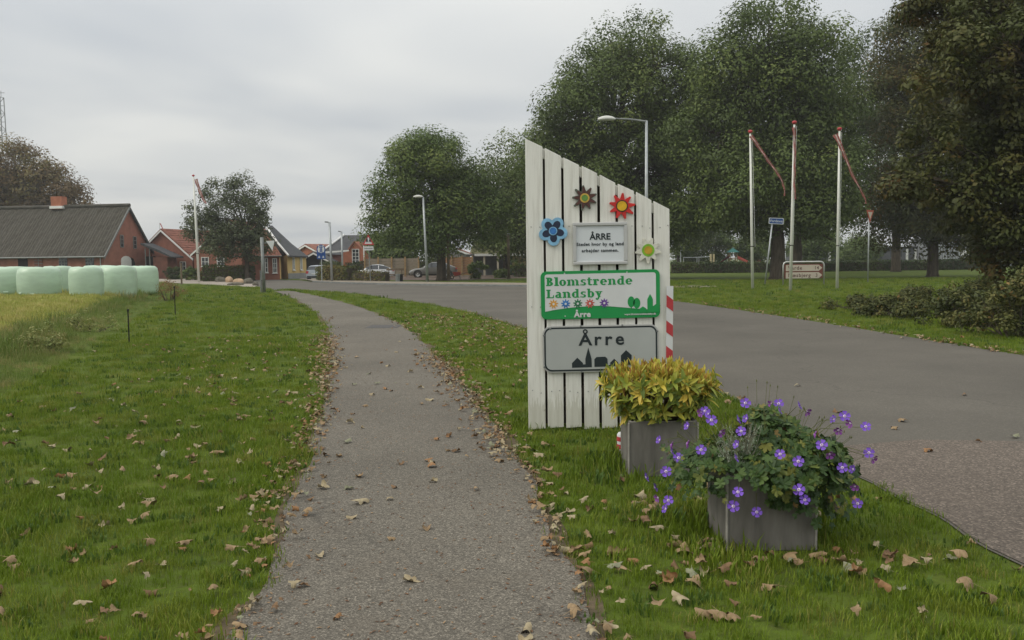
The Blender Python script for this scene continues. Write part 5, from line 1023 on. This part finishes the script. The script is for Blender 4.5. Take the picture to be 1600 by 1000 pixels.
# painted wooden flowers
def star(n_, r0, r1, ph, jit=.06, pw=None):
    rr = random.Random(n_ * 7 + int(r0 * 1000)); out = []
    for k in range(n_):
        a = ph + 2 * math.pi * k / n_; d = math.pi / n_; o_ = r0 * (1 + rr.uniform(-jit, jit)); out += [(r1 * math.cos(a - d), r1 * math.sin(a - d)), (o_ * math.cos(a - d * .18), o_ * math.sin(a - d * .18)), (o_ * math.cos(a + d * .18), o_ * math.sin(a + d * .18))]
    return out
def disc(r, n_=20): return [(r * math.cos(2 * math.pi * k / n_), r * math.sin(2 * math.pi * k / n_)) for k in range(n_)]
def petal5(r, ph, sq=.34):
    out = []
    for k in range(60):
        a = 2 * math.pi * k / 60; out.append(((r * (1 - sq + sq * abs(math.cos(2.5 * (a - ph))) ** .7)) * math.cos(a), (r * (1 - sq + sq * abs(math.cos(2.5 * (a - ph))) ** .7)) * math.sin(a)))
    return out
def wflower(px, py, lb, layers, rz=0):
    o = thing('painted_flower', at_board(px, py), lb, 'flower decoration', group='painted wooden flowers on the board'); y = .002
    for nm, poly, m_, th in layers: MB().prism(poly[::-1], y - th, y).build(nm, M[m_], o, bevel=.0015 if th > .006 else 0); y -= th + .0003
wflower(913.5, 309.5, 'dark brown star flower with green and yellow centre', [('petals', star(9, 19.5 / SC, 10.5 / SC, .3), 'p_grgrey', .014), ('petal_paint', star(9, 16.5 / SC, 9 / SC, .3), 'p_brown', .001), ('ring', disc(7.3 / SC), 'p_yel', .002), ('centre', disc(5 / SC), 'p_grn', .002)])
wflower(971.5, 322, 'bright red star flower with yellow centre', [('petals', star(9, 20.5 / SC, 11 / SC, .1), 'p_red', .014), ('ring', disc(9.3 / SC), 'p_dkbr', .002), ('centre', disc(7.5 / SC), 'p_yellow', .002)])
def petals_in(r, ph):
    out = []
    return out
wflower(864, 361, 'light blue five-petalled flower with navy petals', [('petals', petal5(23 / SC, R(58)), 'p_lblue', .014), ('inner_petals', petal5(17.5 / SC, R(58), .62), 'p_navy', .001), ('ring', disc(6.6 / SC), 'p_lblue', .002), ('centre', disc(5.2 / SC), 'p_blue', .002)])
wflower(1012.5, 391, 'cream white star flower with lime green and ochre centre', [('petals', star(9, 20.5 / SC, 12 / SC, R(-90)), 'p_cream', .014), ('ring', disc(9.8 / SC), 'p_green', .002), ('centre', disc(6.3 / SC), 'p_ochre', .002)])
# striped marker strip on the right edge
def striped(name, lb, loc, wd, ln, n_, rot):
    o = thing(name, loc, lb, 'marker'); o.rotation_euler = rot; MB().box((0, .003, ln / 2), (wd, .006, ln)).build('backing', M['sign_w'], o); p = ln / n_
    for i in range(n_):
        z = i * p; sk = wd * .75; zz_ = [(-wd / 2, z + sk), (wd / 2, z), (wd / 2, z + p * .46), (-wd / 2, z + p * .46 + sk)]
        zz_ = [(x, min(zv, ln)) for x, zv in zz_]; MB().prism(zz_, -.003, -.0005).build('red_stripe', M['red'], o)
    return o
a = P(1045, 645, YB - .02); b_ = P(1043.3, 447, YB - .02)
striped('marker_strip', 'red and white striped marker strip on the board edge', (a.x, a.y, a.z), 10.5 / SC, b_.z - a.z, 5, (0, R(.4), 0))
q = G(973, 681); o = thing('marker_stub', Vector((q.x, 6.75, 0)), 'stub of red and white striped post behind the square planter', 'marker'); hz_ = .17
MB().lathe([(0, -.02), (.045, -.02), (.045, hz_), (.035, hz_ + .015), (0, hz_ + .015)], 14).build('post', M['sign_w'], o, True)
for z in (.06, .12): MB().lathe([(.0455, z), (.0475, z), (.0475, z + .035), (.0455, z + .035)], 14).build('red_band', M['red'], o)
o.location.x = P(969, 670, 6.75).x + .02

# ------------------------------------------------------------------ planters and plants
def planter(x0, y0, wd, dp, h, lb):
    o = thing('planter', (x0 + wd / 2, y0 + dp / 2, 0), lb, 'planter', group='square grey planters'); t_ = .025; w2, d2 = wd / 2, dp / 2
    for nm, c_, d in (('side_panel', (0, -d2 + t_ / 2, h / 2), (wd, t_, h)), ('side_panel', (0, d2 - t_ / 2, h / 2), (wd, t_, h)), ('side_panel', (-w2 + t_ / 2, 0, h / 2 - .001), (t_, dp - 2 * t_ - .001, h - .002)), ('side_panel', (w2 - t_ / 2, 0, h / 2 - .001), (t_, dp - 2 * t_ - .001, h - .002))): MB().box(c_, d).build(nm, M['planter'], o, bevel=.006)
    for sx_ in (-1, 1): MB().box((sx_ * (w2 + .0005), -d2 - .0005, h / 2 - .001), (.013, .013, h - .006)).build('worn_lit_edge', M['edge'], o, bevel=.004)  # worn corner strip, its lighter colour doubles as a painted corner highlight
    for sy_ in (-1, 1): MB().box((0, sy_ * (d2 - t_ / 2), h + .001), (wd - .03, t_ * .8, .006)).build('rim', M['edge'], o, bevel=.002)
    for sx_ in (-1, 1): MB().box((sx_ * (w2 - t_ / 2), 0, h + .0012), (t_ * .8, dp - .03, .006)).build('rim', M['edge'], o, bevel=.002)
    MB().box((0, 0, h - .06), (wd - 2 * t_ - .004, dp - 2 * t_ - .004, .08)).build('soil', M['soil'], o); return o
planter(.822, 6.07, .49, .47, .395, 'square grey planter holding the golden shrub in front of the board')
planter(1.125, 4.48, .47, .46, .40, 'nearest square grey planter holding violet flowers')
def lance(ln, wd, mat, name, curl):
    v = []; f = []; n_ = 6
    for i in range(n_ + 1):
        t_ = i / n_; w_ = wd * math.sin(math.pi * min(.985, t_ ** .8 * .97 + .015)) ** .9 / 2 + .0008; z = curl * t_ * t_ * ln
        v += [(-w_, t_ * ln, z + w_ * .5), (0, t_ * ln, z), (w_, t_ * ln, z + w_ * .5)]
    for i in range(n_):
        for k in (0, 1): f.append((3 * i + k, 3 * i + k + 1, 3 * i + k + 4, 3 * i + k + 3))
    me = bpy.data.meshes.new(name); me.from_pydata(v, [], f); me.materials.append(mat); me.polygons.foreach_set('use_smooth', [True] * len(f)); return me
sm_top = leafmat('shrub_tip_leaf', [(0, (.32, .15, .05)), (.25, (.46, .30, .06)), (.55, (.54, .44, .075)), (1, (.46, .49, .09))], 'obj', .25, .4)
sm_mid = leafmat('shrub_gold_leaf', [(0, (.30, .33, .05)), (.4, (.46, .42, .06)), (.75, (.58, .44, .07)), (1, (.62, .45, .08))], 'obj', .25, .4)
sm_low = leafmat('shrub_green_leaf', [(0, (.11, .16, .03)), (.5, (.22, .27, .04)), (1, (.38, .38, .06))], 'obj', .25, .4)
def join_inst(name, items, mat, parent):
    """bake (mesh, matrix) instances into one mesh with a random value per leaf"""
    V = []; F = []; RN = []
    for me, mt in items:
        b_ = len(V); V += [tuple(mt @ v.co) for v in me.vertices]; r_ = random.random()
        for p in me.polygons: F.append(tuple(i + b_ for i in p.vertices)); RN.append(r_)
    m2 = bpy.data.meshes.new(name); m2.from_pydata(V, [], F); at = m2.attributes.new('rnd', 'FLOAT', 'FACE'); at.data.foreach_set('value', RN); m2.materials.append(mat); m2.polygons.foreach_set('use_smooth', [True] * len(F)); return tag(link(name, m2, parent), kind='stuff')
sh_o = thing('golden_shrub', (1.067, 6.30, .36), 'golden yellow and russet leaved shrub in the square planter', 'shrub')
LT = [lance(.085, .022, sm_top, 'leaf', c_) for c_ in (.1, -.1, .25)]; LMd = [lance(.105, .030, sm_mid, 'leaf', c_) for c_ in (-.15, .1, -.3)]; LL = [lance(.10, .034, sm_low, 'leaf', c_) for c_ in (-.2, .05)]
stems = MB(); items = []
def rosette(c_, d, kind, n_):
    d = d.normalized(); zq = d.to_track_quat('Z', 'Y')
    for k in range(n_):
        el = (R(random.uniform(55, 85)) if kind == 't' else R(random.uniform(5, 50))); az = k * 2.4 + random.uniform(-.4, .4)
        rot = zq @ Euler((0, 0, az)).to_quaternion() @ Euler((el, 0, 0)).to_quaternion()
        me = random.choice(LT if kind == 't' else (LMd if kind == 'm' else LL)); s_ = random.uniform(.55, 1.02); items.append((me, Matrix.LocRotScale(c_ + d * random.uniform(0, .03), rot, Vector((s_,) * 3)), kind))
for i in range(240):
    x, y = random.uniform(-.335, .335), random.uniform(-.29, .29); r2 = (abs(x) / .355) ** 3 + (abs(y) / .31) ** 3
    if r2 > 1.1: continue
    zt_ = .415 - .10 * r2 + random.uniform(-.035, .03); k = random.random()
    base_ = Vector((x * .35, y * .35, .02)); top_ = Vector((x, y, zt_))
    if i < 175: c_ = top_ + Vector((0, 0, -.06)); rosette(c_, Vector((x * .6, y * .6, 1)), 't', random.randint(5, 8)); rosette(c_ - Vector((x * .06, y * .06, .05)), Vector((x * 1.1, y * 1.1, .8)), random.choice('mml'), 5)
    if i % 2: stems.tube([base_, base_.lerp(top_, .5) + Vector((x * .2, y * .2, -.02)), top_ - Vector((0, 0, .05))], [.006, .0045, .003], 5)
for i in range(165):        # flanks, more golden, drooping
    a = random.uniform(0, 6.283); z = random.uniform(.06, .33); rr_ = .22 + .17 * min(1, (z / .25)); c_ = Vector((rr_ * 1.0 * math.cos(a), rr_ * .82 * math.sin(a), z)); rosette(c_, Vector((math.cos(a), math.sin(a), .45 if z > .2 else .1)), random.choice('mmlll') if z > .2 else random.choice('mll'), random.randint(5, 7))
camp = Vector((-1.067, -6.3, H - .36))
items.sort(key=lambda it: ((it[1].translation - camp).length - it[1].translation.z * .3))
for me, mt, k in items[:300]:
    o_ = link('leaf', me, sh_o); o_.matrix_local = mt
for k, mat_ in (('t', sm_top), ('m', sm_mid), ('l', sm_low)):
    m3 = mat_.copy(); t3 = m3.node_tree; 
    at_ = t3.nodes.new('ShaderNodeAttribute'); at_.attribute_name = 'rnd'
    for l_ in list(t3.links):
        if l_.from_node.bl_idname == 'ShaderNodeObjectInfo': to_ = l_.to_socket; t3.links.new(at_.outputs['Fac'], to_)
    join_inst('foliage', [(a, b_) for a, b_, c_ in items[300:] if c_ == k], m3, sh_o)
stems.build('stems', mk('shrub_stem', (.17, .11, .06), .9, .2, 5), sh_o, True)

# violet cranesbill in the near planter
CX, CY, CZ = 1.36, 4.71, .42
ger = thing('violet_cranesbill', (CX, CY, CZ - .04), 'violet-flowered trailing cranesbill plant in the near planter', 'plant')
gl = leafmat('cranesbill_leaf', [(0, (.035, .065, .02)), (.5, (.06, .11, .028)), (.85, (.10, .15, .035)), (1, (.2, .2, .04))], 'obj', .25, .45)
gla = leafmat('cranesbill_foliage', [(0, (.03, .06, .018)), (.5, (.055, .10, .026)), (.85, (.09, .14, .034)), (.94, (.18, .18, .04)), (1, (.24, .10, .04))], 'attr', .25, .45)
def palmate(r, mat, name, cup):
    v = [(0, 0, 0)]; n_ = 7; lob = 5
    for k in range(36):
        a = -math.pi * .9 + 2 * math.pi * .9 * k / 35; f = .55 + .45 * abs(math.cos(a / (2 * .9) * lob)) ** .8; f *= 1 + .1 * math.cos(a * 15)
        rr_ = r * f; v.append((rr_ * math.sin(a), rr_ * math.cos(a) + r * .15, cup * rr_ * rr_ / r + .06 * r * math.cos(a * 5)))
    me = bpy.data.meshes.new(name); me.from_pydata(v, [], [(0, i, i + 1) for i in range(1, 36)]); me.materials.append(mat); return me
PLf = [palmate(.034, gl, 'leaf', c_) for c_ in (.3, -.3, .1, -.5)]; items = []
def mound_z(x, y):
    r2 = (x / .50) ** 2 + (y / .42) ** 2
    return (.30 * (1 if x > -.05 else .55) * max(0, 1 - r2) ** .6 * (1 + .22 * math.sin(x * 13 + 1) * math.cos(y * 11)) if r2 < 1 else -.02)
def add_leaf(p, d, s_):
    rot = d.normalized().to_track_quat('Z', 'Y') @ Euler((random.uniform(-.5, .5), random.uniform(-.5, .5), random.uniform(0, 6.28))).to_quaternion(); items.append((random.choice(PLf), Matrix.LocRotScale(p, rot, Vector((s_,) * 3))))
for i in range(1500):
    a = random.uniform(0, 6.283); r_ = math.sqrt(random.random()); x, y = .50 * r_ * math.cos(a), .42 * r_ * math.sin(a)
    if x < -.05 and random.random() < .62: continue
    z = mound_z(x, y) * random.uniform(.72, 1.03); add_leaf(Vector((x, y, z)), Vector((x * 1.4, y * 1.4 - .15, .35 + random.uniform(0, .4))), random.uniform(.65, 1.35))
for i in range(270):          # trailing over the right front and right side
    a = random.uniform(-1.75, .75); x = .02 + .42 * math.cos(a) * random.uniform(.75, 1.25); y = -.30 * abs(math.sin(a)) * random.uniform(.85, 1.2) if a < 0 else .25 * math.sin(a)
    z = -random.random() ** 1.7 * (.27 if x > .2 else .17); 
    if -.24 < x < .235 and y > -.245: y = -.25 - random.uniform(0, .06)
    add_leaf(Vector((x, y, z + .02)), Vector((x * 1.2, y * 2 - .2, .3)), random.uniform(.55, 1.1))
for i in range(150):          # sparse left side
    x = random.uniform(-.52, -.2); y = random.uniform(-.28, .2); add_leaf(Vector((x, y, random.uniform(-.10, .12))), Vector((x, y - .2, .4)), random.uniform(.4, .8))
camp = Vector((-CX, -CY, H - CZ)); items.sort(key=lambda it: (it[1].translation - camp).length - .6 * it[1].translation.z - .35 * it[1].to_scale().x)
for me, mt in items[:300]: link('leaf', me, ger).matrix_local = mt
join_inst('foliage', items[300:], gla, ger)
pet = mk('cranesbill_petal', (.16, .075, .42), .6, .15, 30, spec=.2); petc = mk('cranesbill_centre', (.62, .50, .66), .7, .1, 20); pets = mk('cranesbill_petal_faded', (.24, .07, .32), .6, .2, 30)
def flower_mesh(mt_, cup):
    v = []; f = []
    for k in range(5):
        a = 2 * math.pi * k / 5; ca, sa = math.cos(a), math.sin(a); b_ = len(v); prof = [(0, .001), (.008, .0042), (.016, .0092), (.023, .0125), (.0275, .0105), (.0295, .0035)]
        for i, (d, w_) in enumerate(prof):
            z = cup * d + .0008 * k * 0
            for s_ in (-1, 0, 1): x, y = d, s_ * w_; v.append((x * ca - y * sa, x * sa + y * ca, z + abs(s_) * .002 - (.0 if s_ else .001)))
        for i in range(5):
            for k2 in (0, 1): f.append((b_ + 3 * i + k2, b_ + 3 * i + k2 + 1, b_ + 3 * i + k2 + 4, b_ + 3 * i + k2 + 3))
    me = bpy.data.meshes.new('flower'); me.from_pydata(v, [], f); me.materials.append(mt_); me.polygons.foreach_set('use_smooth', [True] * len(f)); return me
FM = [flower_mesh(pet, .12), flower_mesh(pet, .35), flower_mesh(pets, .5)]; CM = MB().lathe([(0, .007), (.004, .007), (.0075, .003), (.009, .0005)], 10).mesh('centre', petc, True); ST = MB().lathe([(0, .013), (.002, .012), (.0022, .004)], 6).mesh('stamens', mk('stamen', (.12, .03, .16), .7), True)
fl_px = [(735, 250, 0), (880, 253, 0), (850, 252, 2), (1000, 285, 2), (965, 262, 1), (1120, 320, 1), (1166, 307, 0), (1192, 337, 2), (1258, 352, 0), (1140, 367, 2), (1067, 432, 0), (1272, 466, 0), (1287, 490, 2), (886, 472, 0), (965, 503, 0), (1156, 530, 0), (1203, 538, 1), (543, 453, 0), (485, 350, 1), (363, 410, 1), (445, 488, 0), (412, 461, 1), (391, 547, 0), (301, 573, 1), (340, 618, 1), (357, 660, 2), (401, 672, 0), (390, 709, 1), (560, 285, 0), (588, 324, 0), (575, 297, 1), (700, 323, 1), (717, 372, 0), (700, 430, 1), (703, 636, 0), (683, 698, 0), (785, 723, 0), (968, 626, 0), (993, 670, 0), (1222, 686, 0), (477, 426, 2), (408, 432, 2), (626, 375, 2), (690, 490, 1), (740, 318, 1), (880, 283, 1), (1030, 385, 2), (1100, 470, 2), (545, 290, 2), (1210, 610, 2)]
fst = MB()
for u_, v_, kd in fl_px:
    px, py = 900 + u_ / 2.778, 540 + v_ / 2.778; best = None; d = ray(px, py)
    for yy in np.arange(3.95, 5.2, .02):
        p = P(px, py, float(yy)) - Vector((CX, CY, CZ - .04)); r2 = (p.x / .54) ** 2 + (p.y / .45) ** 2
        if (r2 < 1 and p.z < .34 * (1 - r2) ** .5 + .04 and p.z > -.05) or (p.z <= .05 and p.y > -.34 and r2 < 1.1): best = p; break
    if best is None: best = P(px, py, CY - .05 + random.uniform(-.12, .12)) - Vector((CX, CY, CZ - .04))
    tc_ = (camp - best).normalized(); face = tc_ + Vector((random.uniform(-.25, .25), random.uniform(-.2, .2), .35)) if kd == 0 else (Vector((random.choice((-1, 1)), -.35, .45)) if kd == 1 else Vector((random.uniform(-1, 1), -.4, -.2)))
    sc_ = random.uniform(.88, 1.08) * (1 if kd == 0 else .82); f_ = link('flower', FM[0 if kd == 0 else kd], ger); f_.matrix_local = Matrix.LocRotScale(best, face.normalized().to_track_quat('Z', 'Y') @ Euler((0, 0, random.uniform(0, 6))).to_quaternion(), Vector((sc_,) * 3))
    link('centre', CM, f_, (0, 0, .001)); link('stamens', ST, f_, (0, 0, .002))
    root = Vector((best.x * .55, best.y * .4 + .02, min(.16, best.z * .5 + .02))); bk = best - face.normalized() * .01; fst.tube([root, root.lerp(bk, .55) + Vector((0, 0, .045)), bk], [.0022, .0018, .0014], 4)
for i in range(50):          # wiry bare stalks and seed heads above the mound
    x, y = random.uniform(-.5, .5), random.uniform(-.3, .3); z = .10 + mound_z(x, y) + random.uniform(0, .06); fst.tube([(x * .6, y * .6, .08), (x * .85, y, z * .7), (x, y, z)], [.0018, .0014, .001], 4); fst.lathe([(0, z - .008), (.004, z), (0, z + .012)], 5, c=(x, y, 0))
tag(fst.build('flower_stalks', mk('stalk', (.10, .11, .035), .8, .3, 8), ger), kind='stuff')
lav = thing('grey_leaved_plant', (CX - .17, CY - .20, CZ - .04), 'wispy silver-grey foliage plant at the left of the near planter', 'plant'); b_ = MB(); sm_ = MB()
lvs = []; 
for i in range(110):
    a = random.uniform(0, 6.28); r_ = random.uniform(.02, .14); h_ = random.uniform(.10, .31); p1 = Vector((r_ * math.cos(a), r_ * math.sin(a) * .7, h_)); p0 = Vector((p1.x * .2, p1.y * .2, 0)); m_ = p0.lerp(p1, .5) + Vector((random.uniform(-.02, .02), 0, .02)); sm_.tube([p0, m_, p1], [.002, .0016, .001], 4)
    for k in range(14):
        t_ = random.uniform(.25, 1); c_ = p0.lerp(p1, t_); dd = Vector((random.gauss(0, 1), random.gauss(0, 1), random.gauss(.6, .6))).normalized() * random.uniform(.012, .028); n2 = dd.cross(Vector((0, 0, 1))).normalized() * .0018; b_.add([c_ - n2, c_ + n2, c_ + dd], [(0, 1, 2)])
b_.build('foliage', mk('silver_leaf', (.30, .34, .26), .8, .2, 10), lav); sm_.build('stems', mk('silver_stem', (.2, .2, .14), .8, .2, 8), lav)
lav['kind'] = 'thing'

# ------------------------------------------------------------------ fallen leaves
LC = [('leaf_tan', (.30, .21, .115), (.20, .132, .068)), ('leaf_brown', (.20, .12, .06), (.12, .07, .035)), ('leaf_pale', (.35, .295, .185), (.25, .195, .115)), ('leaf_orange', (.31, .17, .075), (.20, .105, .045)), ('leaf_greyg', (.24, .24, .15), (.16, .16, .10))]
LMats = [mk('fallen_' + n_, a, .8, .2, 18, c2=b_, bump=.2, bscale=60) for n_, a, b_ in LC]
def dead_leaf(seed, mat):
    """dry leaf rolled up round one axis, ragged lobes"""
    rr = random.Random(seed * 13 + 5); v = []; f = []; nA = 26; r0 = .058; rc = rr.uniform(.016, .04); fa = rr.uniform(0, 3.14); asp = rr.uniform(.62, 1.0); c2 = rr.uniform(-6, 7); ph = rr.uniform(0, 6)
    lobe = [rr.uniform(.75, 1.15) for _ in range(5)]
    def bend(x, y):
        u_ = x * math.cos(fa) + y * math.sin(fa); w_ = -x * math.sin(fa) + y * math.cos(fa); k_ = rc * (1 + 9 * abs(w_)); t_ = max(-2.3, min(2.3, u_ / k_)); uu = k_ * math.sin(t_); z = k_ * (1 - math.cos(t_)) + c2 * w_ * w_ + .15 * w_ * math.sin(u_ * 60 + ph) + rr.uniform(-.0015, .0025)
        return (uu * math.cos(fa) - w_ * math.sin(fa), uu * math.sin(fa) + w_ * math.cos(fa), z)
    for fr in (0, .35, .7, 1):
        for k in range(nA if fr else 1):
            a = 2 * math.pi * k / nA; lb_ = lobe[int(((a + .63) % 6.283) / 1.2567) % 5]; lf = (.55 + .45 * abs(math.cos(a * 2.5)) ** 1.1) * lb_
            r_ = r0 * fr * ((.45 + .55 * lf) if fr < .9 else lf * (1 + rr.uniform(-.14, .12))); v.append(bend(r_ * math.cos(a) * asp, r_ * math.sin(a)))
    for k in range(nA):
        k2 = (k + 1) % nA; f.append((0, 1 + k, 1 + k2))
        for q_ in (0, 1): f.append((1 + q_ * nA + k, 1 + (q_ + 1) * nA + k, 1 + (q_ + 1) * nA + k2, 1 + q_ * nA + k2))
    zm = min(p[2] for p in v); v = [(x, y, z - zm) for x, y, z in v]
    b_ = len(v); z0 = v[0][2]; v += [(-.0015, 0, z0), (.0015, 0, z0), (.012, -r0 * 1.35, z0 + .012), (.010, -r0 * 1.35, z0 + .012)]; f.append((b_, b_ + 1, b_ + 2, b_ + 3))
    me = bpy.data.meshes.new('fallen_leaf'); me.from_pydata(v, [], f); me.materials.append(mat); me.polygons.foreach_set('use_smooth', [True] * len(f)); return me
DL = [dead_leaf(i, LMats[(0, 1, 0, 2, 3, 0, 4, 1, 2, 0, 3, 1, 0, 2, 0, 1, 0, 2)[i]]) for i in range(18)]
spots = []        # (x, y, zone)
def edge_pts(poly, n_, y0, y1, off, spread, zone, pw=1.0):
    yy = [p[1] for p in poly]; xx = [p[0] for p in poly]
    for _ in range(n_):
        y = y0 + (y1 - y0) * random.random() ** pw; x = float(np.interp(y, yy, xx)) + off + random.gauss(0, spread) * (1 if y < 12 else 1.3); spots.append((x, y, zone))
edge_pts(pathL, 900, 3.2, 18, -.04, .10, 'el', .8); edge_pts(pathL, 60, 15, 26, .05, .15, 'el')
edge_pts(pathR, 110, 3.2, 7.0, .02, .05, 'er'); edge_pts(pathR, 800, 6.6, 14.5, -.04, .13, 'er'); edge_pts(pathR, 60, 13, 24, 0, .14, 'er')
for _ in range(70): y = 3.2 + 12 * random.random() ** 1.2; a, b_ = float(np.interp(y, [p[1] for p in pathL], [p[0] for p in pathL])), float(np.interp(y, [p[1] for p in pathR], [p[0] for p in pathR])); spots.append((random.uniform(a, b_), y, 'p'))
for _ in range(900):          # verge between path and road
    y = random.uniform(9, 26); a, b_ = float(np.interp(y, [p[1] for p in pathR], [p[0] for p in pathR])), float(np.interp(y, [p[1] for p in roadL], [p[0] for p in roadL])); f = min(1, max(0, random.gauss(.6, .28))); spots.append((a + (b_ - a) * f, y, 'v'))
for _ in range(75): y = random.uniform(3.3, 6.2); a, b_ = float(np.interp(y, [p[1] for p in pathR], [p[0] for p in pathR])), float(np.interp(y, [p[1] for p in roadL], [p[0] for p in roadL])); spots.append((random.uniform(a, b_), y, 'n'))
for cx0, cy0, n_ in ((1.3, 4.28, 16), (.85, 4.55, 14), (.75, 5.3, 7), (1.9, 4.3, 8), (.8, 4.05, 10)):
    for _ in range(n_): spots.append((cx0 + random.gauss(0, .18), cy0 + random.gauss(0, .10), 'n'))
for _ in range(420): y = 3.3 + 15 * random.random() ** 1.1; a = float(np.interp(y, [p[1] for p in pathL], [p[0] for p in pathL])); x = a - abs(random.gauss(0, 1.7)) - .05; spots.append((x, y, 'l'))
for _ in range(260): px = random.uniform(1050, 1640); py = np.interp(px, [1050, 1150, 1300, 1420, 1600, 1640], [470, 484, 507, 527, 556, 562]); q = G(px, py + random.gauss(-2, 2.2)); spots.append((q.x, q.y, 'r'))
for _ in range(14): spots.append((random.uniform(2.9, 7), random.uniform(4, 12), 'road'))
def clear(x, y): return not any(a - .03 < x < c_ + .03 and b0 - .03 < y < d + .03 for a, b0, c_, d in PL) and not (x > .1 and x < 1.52 and 7.8 < y < 8.05)
spots = [s for s in spots if clear(s[0], s[1]) and abs(s[0]) < .66 * s[1] + .3]
spots.sort(key=lambda s: s[1])
zg = {'el': 'leaves along the left path edge', 'er': 'leaves along the right path edge', 'p': 'leaves on the footpath', 'v': 'leaves on the verge', 'n': 'leaves around the planters', 'l': 'leaves on the left lawn', 'r': 'leaves on the far road edge', 'road': 'leaves on the road'}
cn = dict(zip([m_.name for m_ in LMats], ('tan', 'dark brown', 'pale straw', 'orange-brown', 'grey-green')))
def leaf_label(x, y, zn, me, s_):
    size = 'small' if s_ < .66 else ('large' if s_ > .92 else 'middling'); c0 = cn[me.materials[0].name]
    if zn == 'n':
        w_ = 'right of the violet flowers towards the road' if x > 1.62 else ('in front of the near planter' if x > 1.05 and y < 4.5 else ('on the grass at the path side of the near planter' if y < 4.9 else 'on the grass between path and golden shrub'))
    elif zn == 'l': w_ = 'on the left lawn in the picture corner' if y < 4.2 else ('on the left lawn close to the path' if x > -2.2 else 'far out on the left lawn')
    else: w_ = {'el': 'in the drift on the left path edge', 'er': 'in the drift on the right path edge', 'p': 'out on the footpath asphalt', 'v': 'on the verge beyond the board', 'r': 'on the far road edge', 'road': 'on the road'}[zn] + (' near the camera' if y < 4.6 else ' farther along')
    return f'{size} {c0} fallen leaf {w_}'
rest = []
for i, (x, y, zn) in enumerate(spots):
    me = random.choice(DL); zoff = .014 if zn in ('p', 'road') else (random.uniform(.013, .04) if zn in ('el', 'er') else random.uniform(.005, .035)); s_ = random.uniform(.5, 1.1) * (1.0 if zn not in ('el', 'er', 'l') else random.choice((.45, .6, .8)) if zn != 'l' else .92)
    flip = 0 if random.random() < .45 else math.pi
    mt = Matrix.LocRotScale(Vector((x, y, float(gz(x, y)) + zoff + (.03 * s_ if flip else 0))), Euler((flip + random.gauss(0, .22 if zn not in ('p', 'road') else .08), random.gauss(0, .22 if zn not in ('p', 'road') else .08), random.uniform(0, 6.28))), Vector((s_,) * 3))
    if i < 300: o_ = link('fallen_leaf', me); o_.matrix_world = mt; tag(o_, leaf_label(x, y, zn, me, s_), 'leaf', zg[zn])
    else: rest.append((me, mt))
for k, lm in enumerate(LMats):
    it = [(a, b_) for a, b_ in rest if a.materials[0] == lm]
    if it: tag(join_inst('leaf_litter', it, lm, None), 'drifts of small dry fallen leaves on grass and path edges', 'leaf litter')
# crumbs of leaf on the asphalt
v = []; n_ = 3000
for _ in range(n_):
    y = 3.0 + 14 * random.random() ** 1.5; a, b_ = float(np.interp(y, [p[1] for p in pathL], [p[0] for p in pathL])), float(np.interp(y, [p[1] for p in pathR], [p[0] for p in pathR])); t_ = random.random(); t_ = t_ if random.random() < .35 else random.betavariate(.35, .35); x = a + (b_ - a) * t_; s_ = random.uniform(.003, .010); th = random.uniform(0, 6.28)
    for k in range(4): r_ = s_ * (1.6 if k % 2 == 0 else .6); v.append((x + r_ * math.cos(th + k * 1.57), y + r_ * math.sin(th + k * 1.57), .0145 + random.uniform(0, .004)))
crm = leafmat('leaf_crumb', [(0, (.09, .045, .025)), (.6, (.17, .09, .045)), (1, (.30, .2, .11))], 'attr', .05, .9)
tag(link('leaf_crumbs', np_mesh('leaf_crumbs', np.array(v), 4, crm, rng.random(n_))), 'tiny brown leaf crumbs strewn over the footpath', 'leaf litter', kind='stuff')

# ------------------------------------------------------------------ damp autumn air
hm = bpy.data.materials.new('haze'); hm.use_nodes = True; ht = hm.node_tree; ht.nodes.remove(ht.nodes['Principled BSDF'])
pv = ht.nodes.new('ShaderNodeVolumePrincipled'); pv.inputs['Color'].default_value = (.97, .98, .98, 1); pv.inputs['Density'].default_value = .0005; pv.inputs['Anisotropy'].default_value = .1
ht.links.new(pv.outputs[0], ht.nodes['Material Output'].inputs['Volume'])
tag(MB().box((0, 0, 17.5), (6200, 6200, 39)).build('haze', hm), 'thin pale haze in the air', 'haze', kind='stuff')
